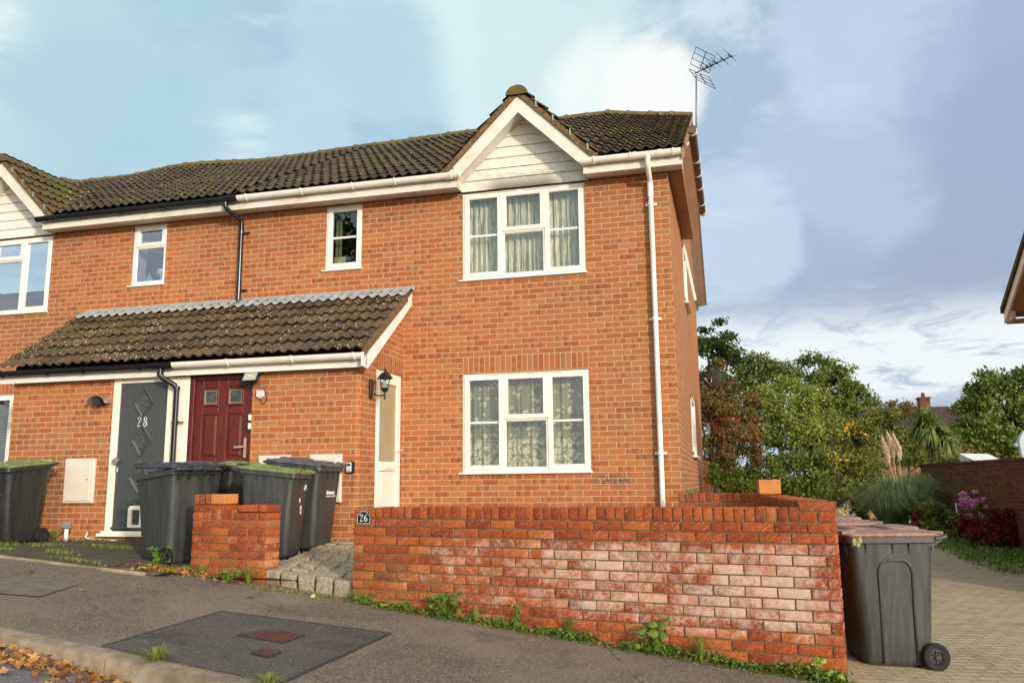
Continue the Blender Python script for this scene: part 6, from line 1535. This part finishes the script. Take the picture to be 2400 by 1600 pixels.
# weeds along the foot of the garden wall
def wallpt(u, out): v = FM @ Vector((u, -out, 0)); return Vector((v.x, v.y, pz(v.x, v.y)))
pts = []; q = []
for _ in range(1150):
    u = rg.uniform(-.02, 4.02); dens = .35+.65*min(1, max(0, (u-.9)/1.2))
    if mnoise.noise(Vector((u*2.3, 3, 0)))*.9+.45 < rg.random()*(1.25-dens*.5): continue
    p = wallpt(u, abs(rg.gauss(.035, .035))); hh = .02+.05*dens*max(0, mnoise.noise(Vector((u*3.1, 8, 0)))+.7)
    for _ in range(9): q.append(leaf(p+Vector((rg.gauss(0, .022), rg.gauss(0, .018), rg.random()*hh+.004)), .020, rg, .75, 1.3))
o = leafmesh('chickweed', q, L['weed']); tag(o, 'small leaved green weeds creeping along the foot of the long garden wall', 'weeds', kind='stuff')
q = []
for _ in range(2600):
    u = rg.uniform(.3, 4.0); out = abs(rg.gauss(.06, .05))+.02; p = wallpt(u, out)+Vector((0, 0, .004)); q.append(leaf(p, .016, rg, .9, 3))
o = leafmesh('moss', q, leafmat('moss_green', [(.07, .11, .012), (.12, .17, .02)])); tag(o, 'thin strip of moss on the asphalt along the garden wall', 'moss', kind='stuff')
def mallow(u_or_p, n, rad, hgt, label, seed, size=.045, mat=None, group=None):
    rg = random.Random(seed); p0 = u_or_p if isinstance(u_or_p, Vector) else wallpt(u_or_p, .05)
    r_ = empty('weed_plant', tuple(p0), label, 'weed', group=group); q = []; stm = MB()
    for _ in range(n):
        d = Vector((rg.gauss(0, .5), rg.gauss(0, .35)-.25, 0))*rad; z = hgt*rg.uniform(.15, 1); c = p0+d+Vector((0, 0, z)); s = size*rg.uniform(.6, 1.15)
        nrm = Vector((rg.gauss(0, .35), rg.gauss(-.45, .3), 1)).normalized(); t = nrm.orthogonal().normalized(); b = nrm.cross(t)
        K_ = 10; ring = [c+(t*math.cos(2*PI*k/K_)+b*math.sin(2*PI*k/K_))*s*(1+.10*math.cos(5*2*PI*k/K_))*(.62 if k == 0 else 1)+nrm*.012*math.cos(4*PI*k/K_) for k in range(K_)]
        stm_ = c; q.append((ring, c)); stm.tube([p0+d*.15, p0+d*.6+Vector((0, 0, z*.6)), c], .0022, 4, caps=False)
    m_ = MB()
    for ring, c in q: m_.add(ring+[c-Vector((0, 0, .008))], [(k, (k+1) % 10, 10) for k in range(10)])
    B(m_, 'leaves', mat or L['weed'], r_, fixn=False, smooth=True); B(stm, 'stems', L['weed'], r_, fixn=False); return r_
mallow(.55, 9, .07, .06, 'small low round leaved weed nearest the left end of the garden wall', 70, .022)
mallow(.98, 34, .15, .21, 'tallest round leaved mallow plant at the foot of the garden wall, left part', 71, .036)
mallow(2.72, 30, .15, .24, 'round leaved mallow plant at the foot of the garden wall, right of the middle', 72, .036)
mallow(3.86, 11, .12, .16, 'sparse yellow green round leaved weed at the right end of the garden wall', 73, .030, leafmat('yellow_green', [(.25, .34, .04), (.36, .42, .07)]))
mallow(Vector((-3.98, -3.60, pz(-3.98, -3.6))), 30, .13, .11, 'round leaved weed growing in front of the brick stub', 74, .026)
mallow(Vector((-5.02, -3.26, pz(-5.02, -3.26))), 14, .13, .19, 'leafy weed with pointed green leaves beside the wheel of the navy lidded bin', 75, .036)
mallow(Vector((-7.85, -1.62, -.14)), 16, .12, .18, 'leafy weed beside the post of the garden light', 76, .035)
mallow(Vector((-6.33, -1.66, -.13)), 10, .08, .10, 'small weed under the white threshold near the navy lidded bin', 77, .028)
def upright(u, h, label, seed):
    rg = random.Random(seed); p0 = wallpt(u, .05); r_ = empty('upright_weed', tuple(p0), label, 'weed'); q = []; st_ = MB()
    for k in range(5):
        tip = p0+Vector((rg.gauss(0, .03), rg.gauss(-.01, .02), h*rg.uniform(.5, 1))); st_.tube([p0, p0.lerp(tip, .5)+Vector((.006, 0, 0)), tip], .002, 4)
        for i in range(26): c = p0.lerp(tip, rg.uniform(.1, 1))+Vector((rg.gauss(0, .012), rg.gauss(0, .012), 0)); q.append(leaf(c, .024, rg, .5, .6))
    leafmesh('leaves', q, L['weed'], r_); B(st_, 'stems', L['weed'], r_)
upright(1.60, .24, 'tall thin upright weed left of centre at the foot of the garden wall', 81); upright(2.02, .18, 'bushy upright weed near the centre of the garden wall foot', 82); upright(.18, .13, 'feathery little weed at the very left end of the garden wall', 83)
def tuft(p, n, h, label, seed, sp=.10, w=.0022):
    rg = random.Random(seed); q = blades(Vector(p), n, h, sp, w, rg, 1.0); r_ = leafmesh('grass_tuft', q, L['grass']); tag(r_, label, 'grass tuft', group='grass tufts'); return r_
tuft((-2.86, -6.10, pz(-2.86, -6.1)-.003), 150, .085, 'grass tuft at the back of the kerb, left of the iron covers', 91, .22, .003)
tuft((-2.00, -6.24, pz(-2.0, -6.24)-.003), 130, .08, 'grass tuft at the back of the kerb at the bottom edge', 92, .18, .003)
tuft((-4.36, -3.50, pz(-4.36, -3.5)), 70, .12, 'grass tuft at the left foot of the brick stub', 93, .12)
tuft((-3.78, -3.62, pz(-3.78, -3.62)), 60, .17, 'tall thin grass at the right foot of the brick stub', 94, .14)
tuft((-2.60, -3.84, pz(-2.6, -3.84)), 60, .13, 'grass tuft at the left end of the long garden wall', 95, .09)
p_ = wallpt(1.25, .06); tuft(tuple(p_), 70, .14, 'grass tuft right of the tallest mallow plant', 96, .12)
p_ = wallpt(3.05, .06); tuft(tuple(p_), 80, .20, 'long grass at the wall foot right of the second mallow plant', 97, .16)
# patches of grass and weeds on the left hand plot
rg = random.Random(101); q = []
for (cx, cy, rx, ry, n) in ((-7.9, -2.55, .40, .10, 150), (-8.2, -2.45, .3, .10, 90), (-7.0, -2.6, .16, .05, 45), (-6.3, -3.2, .13, .06, 60), (-6.15, -2.5, .34, .05, 90), (-5.75, -3.55, .2, .03, 45), (-7.2, -1.75, .4, .04, 60), (-6.9, -3.3, .14, .05, 45), (-4.75, -3.45, .28, .08, 90), (-3.1, -3.80, .45, .03, 50)):
    for _ in range(n):
        x, y = rg.gauss(cx, rx*.6), rg.gauss(cy, ry*.7); z = plot_z(x, y) if y > -3.79 and x < -4.5 else pz(x, y); q += blades(Vector((x, y, z)), 3, .05, .05, .003, rg)
        if rg.random() < .6: q += [leaf(Vector((x, y, z+.015)), .03, rg, .7, 1.5) for _ in range(2)]
o = leafmesh('short_grass', q, L['grass']); tag(o, 'patches of short grass in the cracks of the left hand plot', 'grass', kind='stuff')
# fallen leaves: gutter pile, litter by the bins, loose ones
def deadleaf(c, s, rg, flat_=.5):
    a = rg.uniform(0, 2*PI); n = Vector((rg.gauss(0, flat_), rg.gauss(0, flat_), 1)).normalized(); t = Matrix.Rotation(a, 3, n) @ n.orthogonal().normalized(); b = n.cross(t)
    lob = [1, .52, .88, .45, .70, .35, .25, .35, .70, .45, .88, .52]
    cu = rg.uniform(-.5, .6)*s
    ring = []
    for k, l in enumerate(lob):
        an = 2*PI*k/12; x = math.cos(an)*l*s; y = math.sin(an)*l*s*.85; ring.append(c+t*x+b*y+n*(cu*(x*x+y*y)/(s*s)+rg.uniform(-.08, .08)*s))
    return ring+[c]
def leafpile(name, spots, size, mat, rg, flat_=.5):
    m_ = MB()
    for c in spots: m_.add(deadleaf(c, size*rg.uniform(.55, 1.15), rg, flat_), [(k, (k+1) % 12, 12) for k in range(12)])
    return m_.build(name, mat, fixn=False)
rg = random.Random(111); S = []
for _ in range(210):
    x = rg.gauss(-3.75, .36); d = abs(rg.gauss(0, .13)); y = kerb_y(x)-KW-.03-d; S.append(Vector((x, y, road_z(x, y)+.012+abs(rg.gauss(0, .028))*math.exp(-d*6)*math.exp(-((x+3.75)/.45)**2)*1.6)))
for _ in range(70): x = rg.uniform(-5.2, -2.0); y = kerb_y(x)-KW-.02-abs(rg.gauss(0, .05)); S.append(Vector((x, y, road_z(x, y)+.008)))
o = leafpile('leaf_pile', S, .050, L['dead'], rg); tag(o, 'heap of brown and ochre autumn leaves in the road gutter', 'leaf litter', kind='stuff')
S = []
for _ in range(60): x = rg.gauss(-4.75, .25); y = rg.gauss(-3.55, .07); S.append(Vector((x, y, pz(x, y)+.012+rg.random()*.04)))
o = leafpile('leaf_drift', S, .045, L['dead'], rg); tag(o, 'drift of brown leaves by the left foot of the brick stub', 'leaf litter', kind='stuff')
S = []
for _ in range(130): x = rg.gauss(-4.62, .22); y = rg.gauss(-3.52, .07)-.02; S.append(Vector((x, y, pz(x, y)+.008+rg.random()*.035)))
for _ in range(60): x = rg.gauss(-3.9, .4); y = -3.62-abs(rg.gauss(0, .03)); S.append(Vector((x, y, pz(x, y)+.006)))
for _ in range(120): u = rg.uniform(0, 4); p = wallpt(u, abs(rg.gauss(.05, .03))); S.append(p+Vector((0, 0, .008)))
for _ in range(26): x = rg.uniform(-6.5, -5); y = rg.uniform(-3.7, -2.2); S.append(Vector((x, y, plot_z(x, y)+.01)))
o = leafpile('leaf_litter', S, .026, L['dead'], rg); tag(o, 'small brown leaves caught along the foot of the walls and by the bins', 'leaf litter', kind='stuff')
S = []
for _ in range(60): x = rg.uniform(-5.5, 1.2); y = rg.uniform(kerb_y(x)+.05, -4.1-.1*(x+2)); S.append(Vector((x, y, pz(x, y)+.006)))
o = leafpile('scattered_leaves', S, .013, L['dead'], rg, .2); tag(o, 'tiny bits of leaf scattered over the asphalt pavement', 'leaf litter', kind='stuff')
def one(name, c, s, label, mat, seed): rg = random.Random(seed); o = leafpile(name, [Vector(c)], s, mat, rg, .35); tag(o, label, 'leaf'); return o
one('fallen_leaf', (-4.66, -4.72, pz(-4.66, -4.72)+.02), .062, 'curled tan leaf lying on the pavement beside the paving slab', L['dead'], 1)
one('fallen_leaf', tuple(wallpt(.42, .14)+Vector((0, 0, .03))), .055, 'pale yellow leaf on the pavement near the left end of the garden wall', L['deadyellow'], 2)
one('fallen_leaf', (-7.25, -1.95, -.12), .06, 'yellow leaf on the ground beneath the grey front door', L['deadyellow'], 3)
one('fallen_leaf', (-6.35, -4.0, pz(-6.35, -4)+.015), .05, 'tan leaf on the pavement at the left edge of the drive edging', L['dead'], 4)
one('fallen_leaf', (-2.95, -3.93, pz(-2.95, -3.93)+.03), .04, 'yellow leaf propped against the front setts', L['deadyellow'], 5)
m_ = MB(); c = at(2002, 1268, -3.92)
for k, (dx, dz, r_) in enumerate(((0, 0, .032), (.026, -.02, .028), (.040, .012, .03))): rg = random.Random(k); m_.add([c+Vector((dx+r_*math.cos(a)*.45, -.02-.006*k, dz+r_*math.sin(a)*.8)) for a in [2*PI*i/10 for i in range(10)]], [tuple(range(10))])
o = m_.build('yellow_leaflet', leafmat('lime_leaflet', [(.30, .34, .08), (.40, .40, .12)]), fixn=False); tag(o, 'lime yellow leaflet hanging over the rim of the front brown lidded bin', 'leaf')
# moss cushions on the porch roof and grass at the gable gutter
def cushions(n, seed, fx, h, name, label):
    rg = random.Random(seed); m_ = MB()
    for _ in range(n):
        p = fx(rg); s = rg.uniform(.010, .026); T = Matrix.Translation(p); m_.lathe([(s, -.006), (s*.9, s*.3), (s*.5, s*.55), (0, s*.6)], 7, T)
    o = m_.build(name, M_moss, h, smooth=True, fixn=False); W(o); o['kind'] = 'stuff'; return o
M_moss = simple('moss_cushion', (.10, .145, .015), .95, .1, .35, 60, .8, 200)
def onlean(rg):
    x = rg.choice([rg.uniform(-9.0, -3.65), rg.uniform(-9.0, -6.3)]); V_ = 6; j = rg.randrange(0, 6); y = LY*(1-(j+rg.choice([.0, .02, rg.random()*.4]))/6.4); return Vector((x, y-.01, LZ+LS*y+.050))
cushions(170, 5, onlean, bpy.data.objects['porch_roof'], 'moss_cushions', '')
rg = random.Random(77); q = []
for _ in range(60): q += blades(Vector((rg.gauss(-3.02, .09), -.30, 4.80)), 3, .07, .05, .003, rg)
o = leafmesh('gutter_grass', q, L['grass']); tag(o, 'grass sprouting from the white gutter left of the gable', 'grass', kind='stuff')
# potted plant leaf at the house corner
q = blades(Vector((.14, -.55, .20)), 26, .30, .35, .016, random.Random(9), 1.3); o = leafmesh('strappy_plant', q, L['weed']); tag(o, 'strappy green plant at the corner of the house above the cross wall', 'plant')
# ------------------------------------------------------------------ sky and sun
SUN_EL, SUN_AZ = R(14), R(43)      # azimuth measured from -Y towards +X
sd_ = Vector((math.sin(SUN_AZ)*math.cos(SUN_EL), -math.cos(SUN_AZ)*math.cos(SUN_EL), math.sin(SUN_EL)))
sl = bpy.data.lights.new('sun', 'SUN'); sl.energy = 2.9; sl.angle = R(3); sl.color = (1, .91, .79)
so = bpy.data.objects.new('sun', sl); COL.objects.link(so); so.rotation_euler = (-sd_).to_track_quat('-Z', 'Y').to_euler(); so.location = (20, -20, 12)
wd = bpy.data.worlds.new('World'); sc.world = wd; wd.use_nodes = True
t = NT.__new__(NT); t.t = wd.node_tree; t.t.nodes.clear()
out = t.n('ShaderNodeOutputWorld'); bg = t.n('ShaderNodeBackground'); bg.inputs[1].default_value = .12
sky = t.n('ShaderNodeTexSky'); sky.sky_type = 'NISHITA'; sky.sun_disc = False; sky.sun_elevation = SUN_EL
sky.sun_rotation = math.atan2(sd_.x, sd_.y); sky.altitude = 50; sky.dust_density = 1.2
tc = t.n('ShaderNodeTexCoord'); D = tc.outputs['Generated']
X, Y, Z = t.sep(D)
zz = t.math('ADD', t.math('MAXIMUM', Z, 0.), .16)
Q = t.comb(t.math('DIVIDE', X, zz), t.math('DIVIDE', Y, zz), 0.)
n1 = t.noise(1.05, Q, 10, .64, .5); n2 = t.noise(3.6, Q, 8, .66, .5)
def toward(px, py, a, b):
    d = raydir(px, py).normalized(); dp = t.n('ShaderNodeVectorMath', operation='DOT_PRODUCT'); t.l(D, dp.inputs[0]); dp.inputs[1].default_value = d
    return t.mr(dp.outputs['Value'], math.cos(R(b)), math.cos(R(a)), 0, 1, True)
rt = t.n('ShaderNodeVectorMath', operation='DOT_PRODUCT'); t.l(D, rt.inputs[0]); rt.inputs[1].default_value = _r
side = t.mr(rt.outputs['Value'], -.45, .55)
K = 1/.12
def cc(c): return tuple(x*K for x in c)
clear = t.mix(side, cc((.60, .86, .91)), cc((.42, .53, .82)))
grey = t.mix(side, cc((.47, .68, .77)), cc((.43, .52, .68)))
white = t.mix(side, cc((.80, .98, .97)), cc((.66, .76, .90)))
n = t.math('ADD', t.math('MULTIPLY', n1, .62), t.math('MULTIPLY', n2, .38))
c = t.mix(t.mr(n, .42, .49, 0, 1, True), clear, grey)
c = t.mix(t.mr(n, .50, .60, 0, 1, True), c, white)
def blob(px, py, r_, k, col, soft=.35):
    global c
    f = t.math('ADD', toward(px, py, 0, r_), t.math('MULTIPLY', t.math('SUBTRACT', n3, .5), 1.9))
    f = t.math('MULTIPLY', t.mr(f, .28, .28+soft*2, 0, k, True), t.mr(toward(px, py, 0, r_), 0, .22, 0, 1, True))
    c = t.mix(f, c, cc(col))
n3 = t.noise(2.0, Q, 9, .68, .6)
blob(1250, 110, 11, .75, (.78, .96, .95), .3); blob(900, 60, 9, .8, (.75, .93, .94), .25); blob(650, 330, 7, .8, (.78, .94, .96), .25); blob(120, 300, 8, .7, (.46, .67, .77), .25); blob(1420, 210, 5.5, 1, (.94, 1.03, 1.01), .35); blob(1520, 215, 5, 1, (1.02, 1.04, 1.02), .3); blob(40, 120, 11, .7, (.92, 1.0, .98), .4); blob(500, 330, 10, .5, (.80, .95, .97), .4)
blob(330, 130, 11, .7, (.46, .68, .77), .3); blob(250, 330, 10, .7, (.46, .68, .78), .3); blob(2250, 480, 12, .85, (.38, .46, .60), .3); blob(1950, 420, 9, .7, (.55, .65, .82), .35); blob(2050, 90, 8, .7, (.62, .72, .90), .25); blob(1850, 700, 8, .7, (.42, .48, .63), .25); blob(2200, 780, 8, .8, (.40, .46, .60), .25); blob(1700, 560, 7, .7, (.66, .76, .92), .25); blob(2350, 200, 8, .6, (.42, .48, .68), .25); blob(800, 200, 10, .6, (.42, .62, .76), .3)
hz = t.math('MULTIPLY', t.math('MULTIPLY', t.mr(Z, .21, .15, 0, 1, True), t.mr(Z, .075, .10, .35, 1, True)), t.mr(n2, .36, .50, .25, 1)); c = t.mix(t.math('MULTIPLY', hz, .95), c, cc((.95, 1.0, 1.03)))
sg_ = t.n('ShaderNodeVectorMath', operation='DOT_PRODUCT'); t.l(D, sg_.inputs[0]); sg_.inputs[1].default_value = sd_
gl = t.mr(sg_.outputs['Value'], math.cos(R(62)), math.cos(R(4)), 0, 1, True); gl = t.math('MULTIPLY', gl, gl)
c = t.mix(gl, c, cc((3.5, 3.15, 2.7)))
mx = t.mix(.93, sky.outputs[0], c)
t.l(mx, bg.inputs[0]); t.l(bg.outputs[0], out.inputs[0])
sc.view_settings.view_transform = 'Standard'; sc.view_settings.look = 'None'; sc.view_settings.exposure = 0; sc.view_settings.gamma = 1
sc.render.film_transparent = False
sc.cycles.max_bounces = 8; sc.cycles.transparent_max_bounces = 12
